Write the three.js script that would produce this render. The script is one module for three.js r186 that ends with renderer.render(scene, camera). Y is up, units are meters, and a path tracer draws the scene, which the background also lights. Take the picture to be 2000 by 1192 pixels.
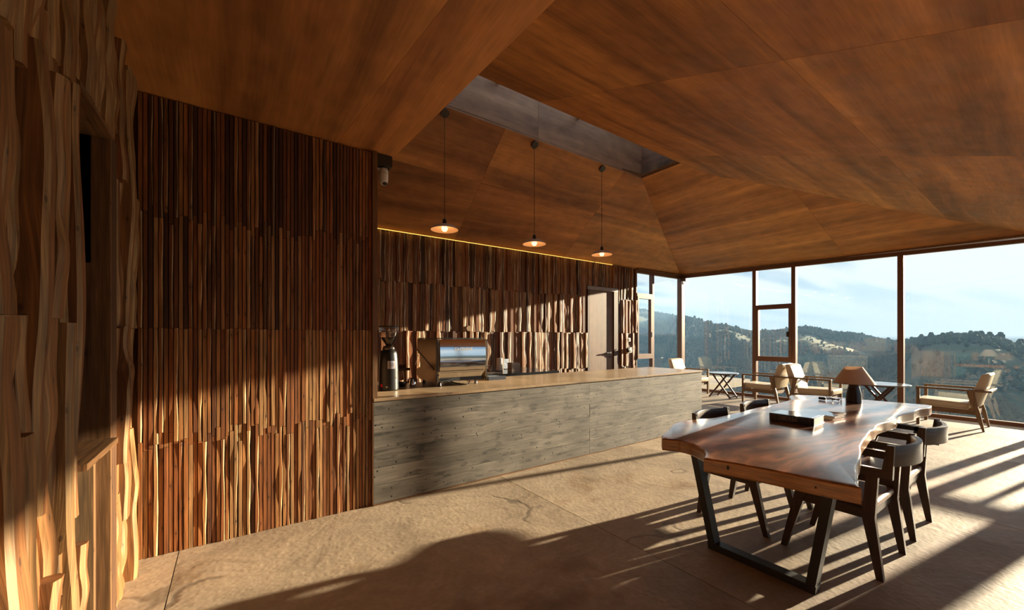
import * as THREE from 'three';
import { mergeGeometries, toCreasedNormals } from 'three/addons/utils/BufferGeometryUtils.js';
import { RoundedBoxGeometry } from 'three/addons/geometries/RoundedBoxGeometry.js';
import { RectAreaLightUniformsLib } from 'three/addons/lights/RectAreaLightUniformsLib.js';
import { FontLoader } from 'three/addons/loaders/FontLoader.js';
import { TextGeometry } from 'three/addons/geometries/TextGeometry.js';

// ---------------------------------------------------------------- camera, sky, sun, exposure
const scene = new THREE.Scene();
const FOCAL = 778, IW = 2000, IH = 1192, HORIZON = 660;         // pixels in the 2000 x 1192 frame
const camera = new THREE.PerspectiveCamera(2 * Math.atan(IH / 2 / FOCAL) * 180 / Math.PI, IW / IH, 0.05, 9000);
camera.position.set(0, 1.6, 0);
camera.rotation.set(0, -Math.atan2(0.5740, 0.8188), 0);          // x runs along the slatted walls, -z towards the back wall
camera.setViewOffset(IW, IH, 0, -(HORIZON - IH / 2), IW, IH);    // lens shifted up so that verticals stay vertical
const renderer = new THREE.WebGLRenderer();
renderer.toneMapping = THREE.LinearToneMapping;
renderer.toneMappingExposure = 2.2;
renderer.shadowMap.enabled = true;
RectAreaLightUniformsLib.init();

const SUN = new THREE.Vector3(1, 0.185, 0.167).normalize();      // towards the sun
const sun = new THREE.DirectionalLight(new THREE.Color().setRGB(1.0, 0.80, 0.57), 13);
sun.position.copy(SUN).multiplyScalar(40); sun.castShadow = true; sun.shadow.radius = 1.3;
Object.assign(sun.shadow.camera, { left: -14, right: 14, top: 12, bottom: -12, near: 1, far: 80 }); sun.shadow.mapSize.set(4096, 4096);
scene.add(sun); scene.add(sun.target);

// seeded random numbers and noise
function rng(seed) { let s = seed >>> 0 || 1; return () => { s = (s + 0x6D2B79F5) >>> 0; let t = Math.imul(s ^ (s >>> 15), 1 | s); t = (t + Math.imul(t ^ (t >>> 7), 61 | t)) ^ t; return ((t ^ (t >>> 14)) >>> 0) / 4294967296; }; }
function hash(x, y, s) { let h = Math.imul(x, 374761393) + Math.imul(y, 668265263) + Math.imul(s, 1442695041); h = Math.imul(h ^ (h >>> 13), 1274126177); return ((h ^ (h >>> 16)) >>> 0) / 4294967296; }
function vn(x, y, s = 0, px = 4096, py = 4096) {
  const ix = Math.floor(x), iy = Math.floor(y), fx = x - ix, fy = y - iy, u = fx * fx * (3 - 2 * fx), v = fy * fy * (3 - 2 * fy);
  const m = (a, p) => ((a % p) + p) % p, a = m(ix, px), b = m(ix + 1, px), c = m(iy, py), d = m(iy + 1, py);
  const p = hash(a, c, s), q = hash(b, c, s), r = hash(a, d, s), t = hash(b, d, s);
  return p + (q - p) * u + (r - p) * v + (p - q - r + t) * u * v;
}
function fbm(x, y, s, oct = 4, px = 4096, py = 4096) { let v = 0, a = 0.5, n = 0; for (let i = 0; i < oct; i++) { v += a * vn(x, y, s + i, px, py); n += a; a *= 0.5; x *= 2; y *= 2; px *= 2; py *= 2; } return v / n; }
const clamp = (x, a = 0, b = 1) => Math.min(b, Math.max(a, x)), lerp = (a, b, t) => a + (b - a) * t, smooth = (a, b, x) => { const t = clamp((x - a) / (b - a)); return t * t * (3 - 2 * t); };

{ // sky: blue with thin streaked cloud, paler low down and milder towards the sun
  const W = 1536, H = 768, d = new Float32Array(W * H * 4);
  for (let j = 0; j < H; j++) for (let i = 0; i < W; i++) {
    const el = ((j + 0.5) / H - 0.5) * Math.PI, az = ((i + 0.5) / W - 0.5) * 2 * Math.PI;
    const y = Math.sin(el), x = Math.cos(el) * Math.cos(az), z = Math.cos(el) * Math.sin(az);
    const s = clamp(x * SUN.x + y * SUN.y + z * SUN.z), up = Math.max(0, y);
    const hz = Math.exp(-up / 0.095), gl = Math.pow(s, 5);
    let c = [lerp(0.15, 0.50, hz), lerp(0.30, 0.62, hz), lerp(0.54, 0.74, hz)];
    const k = 1 / (up + 0.16), cx = x * k, cz = z * k;
    const warp = fbm(cx * 0.7 + 20, cz * 0.7 + 20, 3, 3);
    const st = fbm(cx * 0.9 + cz * 0.35 + warp * 1.2 + 40, (cz - cx * 0.3) * 4.2 + warp * 3 + 40, 7, 5);
    const big = fbm(cx * 0.5 + 60, cz * 0.5 + 60, 13, 3);
    const cl = smooth(0.50, 0.70, st * 0.72 + big * 0.42 + gl * 0.1) * smooth(0, 0.1, up) * 0.9;
    const cloud = [0.86, 0.86, 0.85];
    for (let q = 0; q < 3; q++) { let v = lerp(c[q], cloud[q], cl); v = lerp(v, [0.92, 0.90, 0.85][q], gl * 0.75); d[(j * W + i) * 4 + q] = y < 0 ? [0.3, 0.33, 0.33][q] : v; }
    d[(j * W + i) * 4 + 3] = 1;
  }
  const t = new THREE.DataTexture(d, W, H, THREE.RGBAFormat, THREE.FloatType);
  t.mapping = THREE.EquirectangularReflectionMapping; t.magFilter = THREE.LinearFilter; t.needsUpdate = true;
  scene.background = t; scene.environment = t; scene.backgroundIntensity = 0.57; scene.environmentIntensity = 0.57;
}

// ---------------------------------------------------------------- helpers
const used = {};
function numbered(n) { used[n] = (used[n] ?? -1) + 1; return used[n] ? n + '_' + String(used[n]).padStart(3, '0') : n; }
function tag(o, label, category, group, kind) { if (label) o.userData.label = label; if (category) o.userData.category = category; if (group) o.userData.group = group; if (kind) o.userData.kind = kind; return o; }
function thing(name, label, category, [x, y, z] = [0, 0, 0], turn = 0, group) { const g = new THREE.Group(); g.name = numbered(name); g.position.set(x, y, z); g.rotation.y = turn; scene.add(g); return tag(g, label, category, group); }
function struct(name, label) { const g = new THREE.Group(); g.name = name; scene.add(g); return tag(g, label, 'room', null, 'structure'); }
function part(name, geo, mat, parent, pos, rot) {
  const m = new THREE.Mesh(geo, mat); m.name = name; m.castShadow = m.receiveShadow = true;
  if (pos) m.position.set(...pos); if (rot) m.rotation.set(...rot); (parent || scene).add(m); return m;
}
// uv in metres, v along the grain axis
function metric(geo, grain = 'y', off = 0) {
  if (!geo.attributes.normal) geo.computeVertexNormals();
  const p = geo.attributes.position, n = geo.attributes.normal, uv = new Float32Array(p.count * 2), ax = ['x', 'y', 'z'], get = { x: (i) => p.getX(i), y: (i) => p.getY(i), z: (i) => p.getZ(i) };
  for (let i = 0; i < p.count; i++) {
    const nn = [Math.abs(n.getX(i)), Math.abs(n.getY(i)), Math.abs(n.getZ(i))], k = nn.indexOf(Math.max(...nn));
    let r = ax.filter((_, j) => j !== k); if (r.includes(grain)) r = [r.find((a) => a !== grain), grain];
    uv[i * 2] = get[r[0]](i) + off; uv[i * 2 + 1] = get[r[1]](i) + off * 1.7;
  }
  geo.setAttribute('uv', new THREE.BufferAttribute(uv, 2)); return geo;
}
const box = (w, h, d, x = 0, y = 0, z = 0, grain = 'y', off = 0) => metric(new THREE.BoxGeometry(w, h, d).translate(x, y, z), grain, off);
const boxAB = (x0, x1, y0, y1, z0, z1, grain = 'y', off = 0) => box(x1 - x0, y1 - y0, z1 - z0, (x0 + x1) / 2, (y0 + y1) / 2, (z0 + z1) / 2, grain, off);
const rbox = (w, h, d, r, x = 0, y = 0, z = 0, grain = 'y', seg = 2) => metric(new RoundedBoxGeometry(w, h, d, seg, r).translate(x, y, z), grain);
// a bar through rectangular sections [x, y, z, half width, half depth] stacked upwards
function bar(secs, grain = 'y') {
  const g = [];
  for (let i = 0; i + 1 < secs.length; i++) {
    const b = new THREE.BoxGeometry(2, 2, 2), p = b.attributes.position;
    for (let k = 0; k < p.count; k++) { const s = secs[p.getY(k) > 0 ? i + 1 : i]; p.setXYZ(k, s[0] + p.getX(k) * s[3], s[1], s[2] + p.getZ(k) * s[4]); }
    b.computeVertexNormals(); g.push(b);
  }
  return metric(g.length > 1 ? mergeGeometries(g) : g[0], grain);
}
// a square bar between two points
function stick(a, b, w, d, grain = 'y') {
  const A = new THREE.Vector3(...a), B = new THREE.Vector3(...b), L = A.distanceTo(B);
  const g = metric(new THREE.BoxGeometry(w, L, d), 'y'); const q = new THREE.Quaternion().setFromUnitVectors(new THREE.Vector3(0, 1, 0), B.clone().sub(A).normalize());
  g.applyQuaternion(q); g.translate((a[0] + b[0]) / 2, (a[1] + b[1]) / 2, (a[2] + b[2]) / 2); return g;
}
const tube = (pts, r, seg = 24, rad = 8) => new THREE.TubeGeometry(new THREE.CatmullRomCurve3(pts.map((p) => new THREE.Vector3(...p))), seg, r, rad);
const lathe = (pts, seg = 40) => new THREE.LatheGeometry(pts.map((p) => new THREE.Vector2(...p)), seg);
// extrude a profile given in (z, y) along x, centred
function profileX(pts, width, bevel = 0) {
  const s = new THREE.Shape(pts.map((p) => new THREE.Vector2(p[0], p[1])));
  const g = new THREE.ExtrudeGeometry(s, { depth: width - 2 * bevel, bevelEnabled: bevel > 0, bevelSize: bevel, bevelThickness: bevel, bevelOffset: -bevel, bevelSegments: 3, curveSegments: 8 });
  g.translate(0, 0, -width / 2 + bevel); g.applyMatrix4(new THREE.Matrix4().set(0, 0, 1, 0, 0, 1, 0, 0, 1, 0, 0, 0, 0, 0, 0, 1));
  const ix = g.index; if (ix) { for (let i = 0; i < ix.count; i += 3) { const t = ix.getX(i); ix.setX(i, ix.getX(i + 2)); ix.setX(i + 2, t); } }
  else { for (const n of ['position', 'normal', 'uv']) { const a = g.attributes[n], k = a.itemSize; for (let i = 0; i < a.count; i += 3) for (let c = 0; c < k; c++) { const t = a.array[i * k + c]; a.array[i * k + c] = a.array[(i + 2) * k + c]; a.array[(i + 2) * k + c] = t; } } g.computeVertexNormals(); }
  return metric(g, 'y');
}
function dataTex(w, h, fn, srgb = true, rx = 1, ry = 1) {
  const d = new Uint8Array(w * h * 4);
  for (let j = 0; j < h; j++) for (let i = 0; i < w; i++) { const c = fn(i / w, j / h), o = (j * w + i) * 4; if (typeof c === 'number') d[o] = d[o + 1] = d[o + 2] = clamp(c) * 255; else { d[o] = clamp(c[0]) * 255; d[o + 1] = clamp(c[1]) * 255; d[o + 2] = clamp(c[2]) * 255; } d[o + 3] = 255; }
  const t = new THREE.DataTexture(d, w, h); t.wrapS = t.wrapT = THREE.RepeatWrapping; t.magFilter = THREE.LinearFilter; t.minFilter = THREE.LinearMipmapLinearFilter; t.generateMipmaps = true;
  if (srgb) t.colorSpace = THREE.SRGBColorSpace; t.repeat.set(rx, ry); t.needsUpdate = true; return t;
}
const lin = (r, g, b) => new THREE.Color().setRGB(r, g, b);
const M = (o) => new THREE.MeshPhysicalMaterial(o);

// ---------------------------------------------------------------- textures and materials
// long wood grain, one metre tall, a quarter metre wide
const grainFn = (u, v) => {
  const w = fbm(u * 4, v * 3, 5, 3, 4, 3), a = fbm(u * 24 + w * 2.2, v * 4, 11, 4, 24, 4), f = fbm(u * 96, v * 8, 17, 2, 96, 8);
  const kx = ((u * 3 + 0.2) % 1) - 0.5, ky = ((v * 2 + 0.37 * Math.floor(u * 3) + 0.1) % 1) - 0.5, kn = Math.exp(-(kx * kx * 60 + ky * ky * 420));
  return clamp(0.52 + 0.42 * a + 0.2 * (f - 0.5) + 0.18 * (w - 0.5) - 0.28 * kn * (0.6 + 0.4 * Math.sin(40 * Math.hypot(kx, ky * 3))));
};
const grainTex = dataTex(384, 1024, (u, v) => { const g = grainFn(u, v); return [g, g * 0.985, g * 0.96]; }, true, 4, 1);
const grainBump = dataTex(384, 1024, (u, v) => grainFn(u, v), false, 4, 1);
const slatMat = M({ map: grainTex, bumpMap: grainBump, bumpScale: 0.0015, roughness: 0.62, vertexColors: true });
const wood = (r, g, b, rough = 0.5, extra = {}) => M({ map: grainTex, color: lin(r, g, b), roughness: rough, ...extra });
const blonde = wood(0.42, 0.25, 0.125, 0.45), darkwood = wood(0.078, 0.033, 0.019, 0.36), trimwood = wood(0.34, 0.17, 0.07, 0.5), foldwood = wood(0.15, 0.06, 0.03, 0.5);
// plywood: rotary-cut veneer figure, 2.4 m square
const plyFn = (u, v) => {
  const w1 = fbm(u * 3, v * 2, 31, 4, 3, 2), w2 = fbm(u * 5, v * 4, 37, 3, 5, 4);
  const sheet = fbm(u * 6 + w1 * 0.5, v * 2 + 0.2 * w2, 41, 2, 6, 2), band = fbm(u * 16 + w1 * 1.2, v * 2, 42, 2, 16, 2);
  const rings = fbm(u * 34 + w1 * 5, v * 5 + w2, 43, 3, 34, 5), fine = fbm(u * 200, v * 22, 47, 2, 200, 22), blot = fbm(u * 22, v * 30, 53, 3, 22, 30);
  return [sheet * 0.55 + band * 0.45, rings, fine, blot];
};
const plyTex = dataTex(1024, 1024, (u, v) => { const [s, r, f, b] = plyFn(u, v); const k = 0.74 + 0.46 * (s - 0.5) + 0.17 * (r - 0.5) + 0.10 * (f - 0.5) + 0.14 * (b - 0.5); return [k * 1.02, k * (0.97 + 0.1 * (s - 0.5)), k * (0.93 + 0.14 * (s - 0.5))]; }, true, 1 / 2.4, 1 / 4.8);
const plyRough = dataTex(256, 256, (u, v) => 0.45 + 0.25 * fbm(u * 12, v * 12, 59, 4, 12, 12), false, 1 / 2.4, 1 / 2.4);
const plyMats = [[0.80, 0.35, 0.098], [0.75, 0.315, 0.085], [0.83, 0.38, 0.115], [0.78, 0.335, 0.098]].map((c) => M({ map: plyTex, color: lin(...c), roughness: 1, roughnessMap: plyRough }));
const plyPale = M({ map: plyTex, color: lin(0.54, 0.33, 0.22), roughness: 0.6 });
// floor: trowelled screed, 6 m
const floorFn = (u, v) => {
  const a = fbm(u * 6, v * 6, 61, 5, 6, 6), b = fbm(u * 18 + a * 3, v * 14, 67, 4, 18, 14), w = fbm(u * 5, v * 5, 71, 3, 5, 5);
  const arc = fbm(u * 40 + w * 14, v * 90 + w * 26, 73, 3, 40, 90), fine = fbm(u * 260, v * 260, 79, 2, 260, 260);
  const st = smooth(0.62, 0.78, fbm(u * 9, v * 11, 83, 5, 9, 11));
  const cr = smooth(0.012, 0.0, Math.abs(fbm(u * 4, v * 4, 89, 5, 4, 4) - 0.5)) * smooth(0.6, 0.7, fbm(u * 7, v * 7, 91, 2, 7, 7));
  return [a, b, arc, fine, st, cr];
};
const floorTex = dataTex(1536, 1536, (u, v) => { const [a, b, c, f, s, cr] = floorFn(u, v); const k = 0.74 + 0.30 * (a - 0.5) + 0.16 * (b - 0.5) + 0.10 * (c - 0.5) + 0.08 * (f - 0.5) - 0.10 * s - 0.16 * cr; return [k, k * (0.955 - 0.05 * s), k * (0.90 - 0.10 * s)]; }, true, 1 / 6, 1 / 6);
const floorBump = dataTex(1024, 1024, (u, v) => { const [a, b, c, f, s, cr] = floorFn(u, v); return 0.5 + 0.5 * (b - 0.5) + 0.35 * (c - 0.5) + 0.25 * (f - 0.5) - 0.3 * cr; }, false, 1 / 6, 1 / 6);
const floorRough = dataTex(256, 256, (u, v) => 0.42 + 0.3 * fbm(u * 10, v * 10, 97, 4, 10, 10), false, 1 / 6, 1 / 6);
const floorMat = M({ map: floorTex, color: lin(0.68, 0.58, 0.47), bumpMap: floorBump, bumpScale: 0.006, roughness: 1, roughnessMap: floorRough });
// board-marked concrete of the counter front, u along the board, 3 m x 1 m
const boardFn = (u, v) => {
  const w = fbm(u * 6, v * 6, 101, 3, 6, 6), gr = fbm(u * 8 + w, v * 60 + w * 5, 103, 4, 8, 60), bl = fbm(u * 9, v * 6, 107, 5, 9, 6), st = smooth(0.58, 0.74, fbm(u * 22, v * 26, 109, 4, 22, 26));
  let pit = 0; const n = 34; const ci = Math.floor(u * n), cj = Math.floor(v * 12);
  for (let a = -1; a <= 1; a++) for (let b = -1; b <= 1; b++) { const x = ((ci + a) % n + n) % n, y = ((cj + b) % 12 + 12) % 12; if (hash(x, y, 5) > 0.30) continue; const dx = (u * n - ci - a - 0.2 - 0.6 * hash(x, y, 6)), dy = (v * 12 - cj - b - 0.2 - 0.6 * hash(x, y, 7)); const rr = 0.05 + 0.09 * hash(x, y, 8); pit = Math.max(pit, smooth(rr, rr * 0.5, Math.hypot(dx, dy * 0.95))); }
  return [gr, bl, st, pit];
};
const boardTex = dataTex(1536, 512, (u, v) => { const [g, b, s, p] = boardFn(u, v); const k = (0.66 + 0.26 * (g - 0.5) + 0.36 * (b - 0.5) - 0.17 * s) * (1 - 0.62 * p); return [k, k * 0.985, k * 0.95]; }, true, 1 / 3, 1);
const boardBump = dataTex(1024, 512, (u, v) => { const [g, b, s, p] = boardFn(u, v); return 0.6 + 0.4 * (g - 0.5) - 0.5 * p; }, false, 1 / 3, 1);
const boardMats = [0.29, 0.32, 0.265].map((c) => M({ map: boardTex, bumpMap: boardBump, bumpScale: 0.003, color: lin(c * 1.18, c * 1.07, c * 0.95), roughness: 0.72 }));
// table slab: dark figured wood, u across, v along 1.6 x 4 m
const tableFn = (u, v) => {
  const w1 = fbm(u * 3, v * 4, 201, 4), w2 = fbm(u * 5, v * 7, 205, 3), f = fbm(u * 16 + w1 * 11 + w2 * 4, v * 5 + w1 * 2, 207, 4), fine = fbm(u * 90 + w1 * 30, v * 22, 211, 3);
  const ring = 0.5 + 0.5 * Math.sin((u * 7 + w1 * 9 + w2 * 2) * 6.28), heart = smooth(0.35, 0.65, w2 * 0.6 + w1 * 0.4);
  return [f, fine, ring, heart];
};
const tableTex = dataTex(768, 1536, (u, v) => { const [f, n, r, h] = tableFn(u, v); const k = 0.46 + 0.5 * (f - 0.5) + 0.16 * (n - 0.5) + 0.13 * (r - 0.5); return [k * lerp(1.05, 1.3, h), k * lerp(0.86, 1.0, h), k * lerp(0.72, 0.76, h)]; }, true, 1 / 1.6, 1 / 4);
const tableTop = M({ map: tableTex, color: lin(0.80, 0.55, 0.40), roughness: 0.32, clearcoat: 0.9, clearcoatRoughness: 0.17 });
const tableSide = M({ map: grainTex, color: lin(0.62, 0.26, 0.055), roughness: 0.35, clearcoat: 0.6, clearcoatRoughness: 0.2 });
const steelBlack = M({ color: lin(0.018, 0.018, 0.018), roughness: 0.42, metalness: 0.2 });
const frameBrown = M({ color: lin(0.16, 0.072, 0.036), roughness: 0.42, metalness: 0.15 });
const glass = M({ color: lin(0.97, 1.0, 0.99), transmission: 1, thickness: 0, roughness: 0, ior: 1.5 });
const cream = M({ color: lin(0.62, 0.50, 0.33), roughness: 0.42 }), brownLeather = M({ color: lin(0.15, 0.075, 0.042), roughness: 0.38 });
const chrome = M({ color: lin(0.72, 0.72, 0.72), metalness: 1, roughness: 0.09 }), blackPlastic = M({ color: lin(0.02, 0.02, 0.02), roughness: 0.4 });
const darkBacking = M({ map: grainTex, color: lin(0.30, 0.15, 0.07), roughness: 0.9 });
const concrete = M({ map: floorTex, color: lin(0.5, 0.46, 0.40), roughness: 0.8 });
const whitePlastic = M({ color: lin(0.7, 0.68, 0.64), roughness: 0.45 });

// ---------------------------------------------------------------- the shell
const EAVE = 11.6, BACK = -7.25, FRONT = 3.2, LEFT = -0.62, BLOCK = -3.9, SKY0 = 1.7, SKY1 = 7.2, SB = -5.41, SF = -4.51, RIDGE = 5.03;

{ // floor of long slabs with open joints
  const f = struct('floor', 'trowelled beige concrete floor with fine joints');
  const xs = [-1.2, -0.33, 2.53, 5.38, 8.23, 11.62];
  for (let i = 0; i + 1 < xs.length; i++) part('floor_slab', boxAB(xs[i] + 0.003, xs[i + 1] - 0.003, -0.12, 0, BACK - 0.2, FRONT, 'z', i * 1.37), floorMat, f);
  part('floor_base', boxAB(-1.2, 11.7, -0.3, -0.015, BACK - 0.3, FRONT + 0.1), M({ color: lin(0.12, 0.1, 0.08), roughness: 1 }), f);
}

// ---- slats: boards with a live edge of pale sapwood along one or both sides
const hearts = [[0.10, 0.036, 0.015], [0.19, 0.07, 0.026], [0.30, 0.112, 0.038], [0.40, 0.15, 0.048], [0.47, 0.195, 0.066], [0.52, 0.26, 0.105], [0.57, 0.33, 0.16]];
function slatGeo(o) {
  const { w, h, p, n = 5, R, wave = 0, pw = 0, bend = 0, cR = 0, cL = 0, eR = 0, eL = 0, base, sap } = o;
  const f1 = 1 + R() * 2.2, f2 = 2.5 + R() * 3, a1 = R() * 6.28, a2 = R() * 6.28, bc = 0.2 + R() * 0.6, bw = 0.08 + R() * 0.1, b0 = bend;
  const wv = (t, k) => Math.sin(f1 * t * 3.1 + a1 + k) * 0.6 + Math.sin(f2 * t * 3.1 + a2 + k * 2) * 0.4;
  const pos = [], col = [], uv = [], idx = []; const uo = R() * 3, vo = R() * 3;
  const ring = (i) => {
    const t = i / n, y = t * h, bump = Math.exp(-Math.pow((t - bc) / bw, 2)), x = b0 * (bump + 0.35 * Math.sin(t * 5 + a1));
    const xl = -w / 2 + x + wave * wv(t, 0), xr = w / 2 + x + wave * wv(t, 1.3), P = Math.max(0.012, p + pw * wv(t, 2.1) + Math.abs(b0) * 0.5 * bump);
    const l = cL * (0.7 + 0.5 * wv(t, 3)), r = cR * (0.7 + 0.5 * wv(t, 4)), c0 = Math.min(xl + Math.max(0.0005, l), xr - 0.002), c1 = Math.max(xr - Math.max(0.0005, r), c0 + 0.001);
    return [[xl, y, 0], [xl, y, P - eL], [c0, y, P], [c1, y, P], [xr, y, P - eR], [xr, y, 0]];
  };
  const rings = []; for (let i = 0; i <= n; i++) rings.push(ring(i));
  const push = (q, c, u) => { pos.push(...q); col.push(...c); uv.push(u + uo, q[1] + vo); return pos.length / 3 - 1; };
  const strips = [[0, 1, base], [1, 2, cL ? sap : base], [2, 3, base], [3, 4, cR ? sap : base], [4, 5, base]];
  for (const [a, b, c] of strips) {
    const id = rings.map((r) => [push(r[a], c, r[a][0] + r[a][2]), push(r[b], c, r[b][0] + r[b][2])]);
    for (let i = 0; i < n; i++) idx.push(id[i][0], id[i][1], id[i + 1][0], id[i][1], id[i + 1][1], id[i + 1][0]);
  }
  for (const [i, flip] of [[0, false], [n, true]]) { const id = rings[i].map((q) => push(q, base, q[0])); for (let k = 1; k < 5; k++) idx.push(id[0], flip ? id[k] : id[k + 1], flip ? id[k + 1] : id[k]); }
  const rev = []; for (let i = 0; i < idx.length; i += 3) rev.push(idx[i], idx[i + 2], idx[i + 1]);
  const g = new THREE.BufferGeometry(); g.setAttribute('position', new THREE.Float32BufferAttribute(pos, 3)); g.setAttribute('uv', new THREE.Float32BufferAttribute(uv, 2)); g.setAttribute('color', new THREE.Float32BufferAttribute(col, 3)); g.setIndex(rev); g.computeVertexNormals(); return g;
}
const mixc = (a, b, t) => a.map((x, i) => lerp(x, b[i], t));

{ // slatted block in the middle: narrow upright battens on a dark board
  const g = struct('wall_center', 'block faced with narrow upright wooden battens beside the counter');
  part('core', boxAB(LEFT, 1.05, 0, 5.4, BACK, BLOCK - 0.03), darkBacking, g);
  const R = rng(11), x0 = -0.56, x1 = 1.085, N = 58, pitch = (x1 - x0) / N, joints = [0, 0.84, 1.67, 2.5, 3.37];
  for (let i = 0; i < N; i++) {
    const j = joints.map((y, k) => (k === 0 || k === 4 ? y : y + (R() - 0.5) * (k === 2 ? 0.012 : 0.14)));
    for (let r = 0; r < 4; r++) {
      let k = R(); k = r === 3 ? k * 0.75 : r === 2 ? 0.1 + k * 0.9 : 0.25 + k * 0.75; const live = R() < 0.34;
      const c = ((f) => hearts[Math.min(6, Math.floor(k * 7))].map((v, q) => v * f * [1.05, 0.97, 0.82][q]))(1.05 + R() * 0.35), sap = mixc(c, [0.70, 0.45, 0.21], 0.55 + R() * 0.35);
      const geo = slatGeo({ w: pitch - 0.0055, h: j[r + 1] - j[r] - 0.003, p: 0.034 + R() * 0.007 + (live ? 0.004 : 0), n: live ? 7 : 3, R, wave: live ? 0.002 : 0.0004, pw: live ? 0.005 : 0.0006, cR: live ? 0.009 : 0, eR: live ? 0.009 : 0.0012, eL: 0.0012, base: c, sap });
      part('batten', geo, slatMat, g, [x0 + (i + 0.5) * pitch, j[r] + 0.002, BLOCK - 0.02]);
    }
  }
  part('corner_post', boxAB(1.086, 1.13, 1.02, 3.37, -3.97, -3.845, 'y', 0.3), trimwood, g);
  part('corner_post', boxAB(1.086, 1.093, 0, 1.02, -3.97, -3.85, 'y', 0.9), trimwood, g);
}

{ // back wall: broader live-edge boards in rows
  const g = struct('wall_back', 'back wall of upright live-edge wooden boards behind the counter');
  part('core', boxAB(0.9, 7.40, 0, 3.62, BACK - 0.3, BACK), darkBacking, g);
  part('core', boxAB(7.40, 8.56, 2.93, 3.62, BACK - 0.3, BACK), darkBacking, g);
  part('core', boxAB(8.56, 9.36, 0, 3.62, BACK - 0.3, BACK), darkBacking, g);
  const R = rng(23), joints = [0, 0.83, 1.73, 2.64, 3.54], low = [];
  let x = 2.0;
  while (x < 9.34) {
    const w = 0.051 + R() * 0.036, xc = x + w / 2; x += w;
    const j = joints.map((y, k) => (k === 0 || k === 4 ? y : y + (R() - 0.5) * (k === 2 ? 0.02 : 0.06)));
    for (let r = 0; r < 4; r++) {
      const overDoor = xc > 7.36 && xc < 8.58; if (overDoor && r < 3) continue;
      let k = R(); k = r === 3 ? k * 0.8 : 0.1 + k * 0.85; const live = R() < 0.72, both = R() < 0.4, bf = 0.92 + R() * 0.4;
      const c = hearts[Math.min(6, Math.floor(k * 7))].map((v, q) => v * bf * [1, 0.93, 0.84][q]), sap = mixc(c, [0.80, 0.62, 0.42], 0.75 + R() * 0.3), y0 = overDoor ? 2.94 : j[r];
      const geo = slatGeo({ w: w - 0.003, h: j[r + 1] - y0 - 0.003, p: (0.02 + R() * 0.06) * (live ? 1 : 0.75), n: live ? 7 : 3, R, wave: live ? 0.006 : 0.001, pw: live ? 0.008 : 0.001, cR: live ? 0.027 : 0, eR: live ? 0.007 : 0.002, cL: both ? 0.009 : 0, eL: both ? 0.013 : 0.002, base: c, sap });
      if (r === 0) { geo.translate(xc, y0 + 0.002, BACK); low.push(geo); } else part('board', geo, slatMat, g, [xc, y0 + 0.002, BACK]);
    }
  }
  const m = part('lower_boards', mergeGeometries(low), slatMat, g); m.userData.kind = 'stuff';
  part('edge_trim', boxAB(9.335, 9.37, 0, 3.54, BACK - 0.1, BACK + 0.05), trimwood, g);
}

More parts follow.
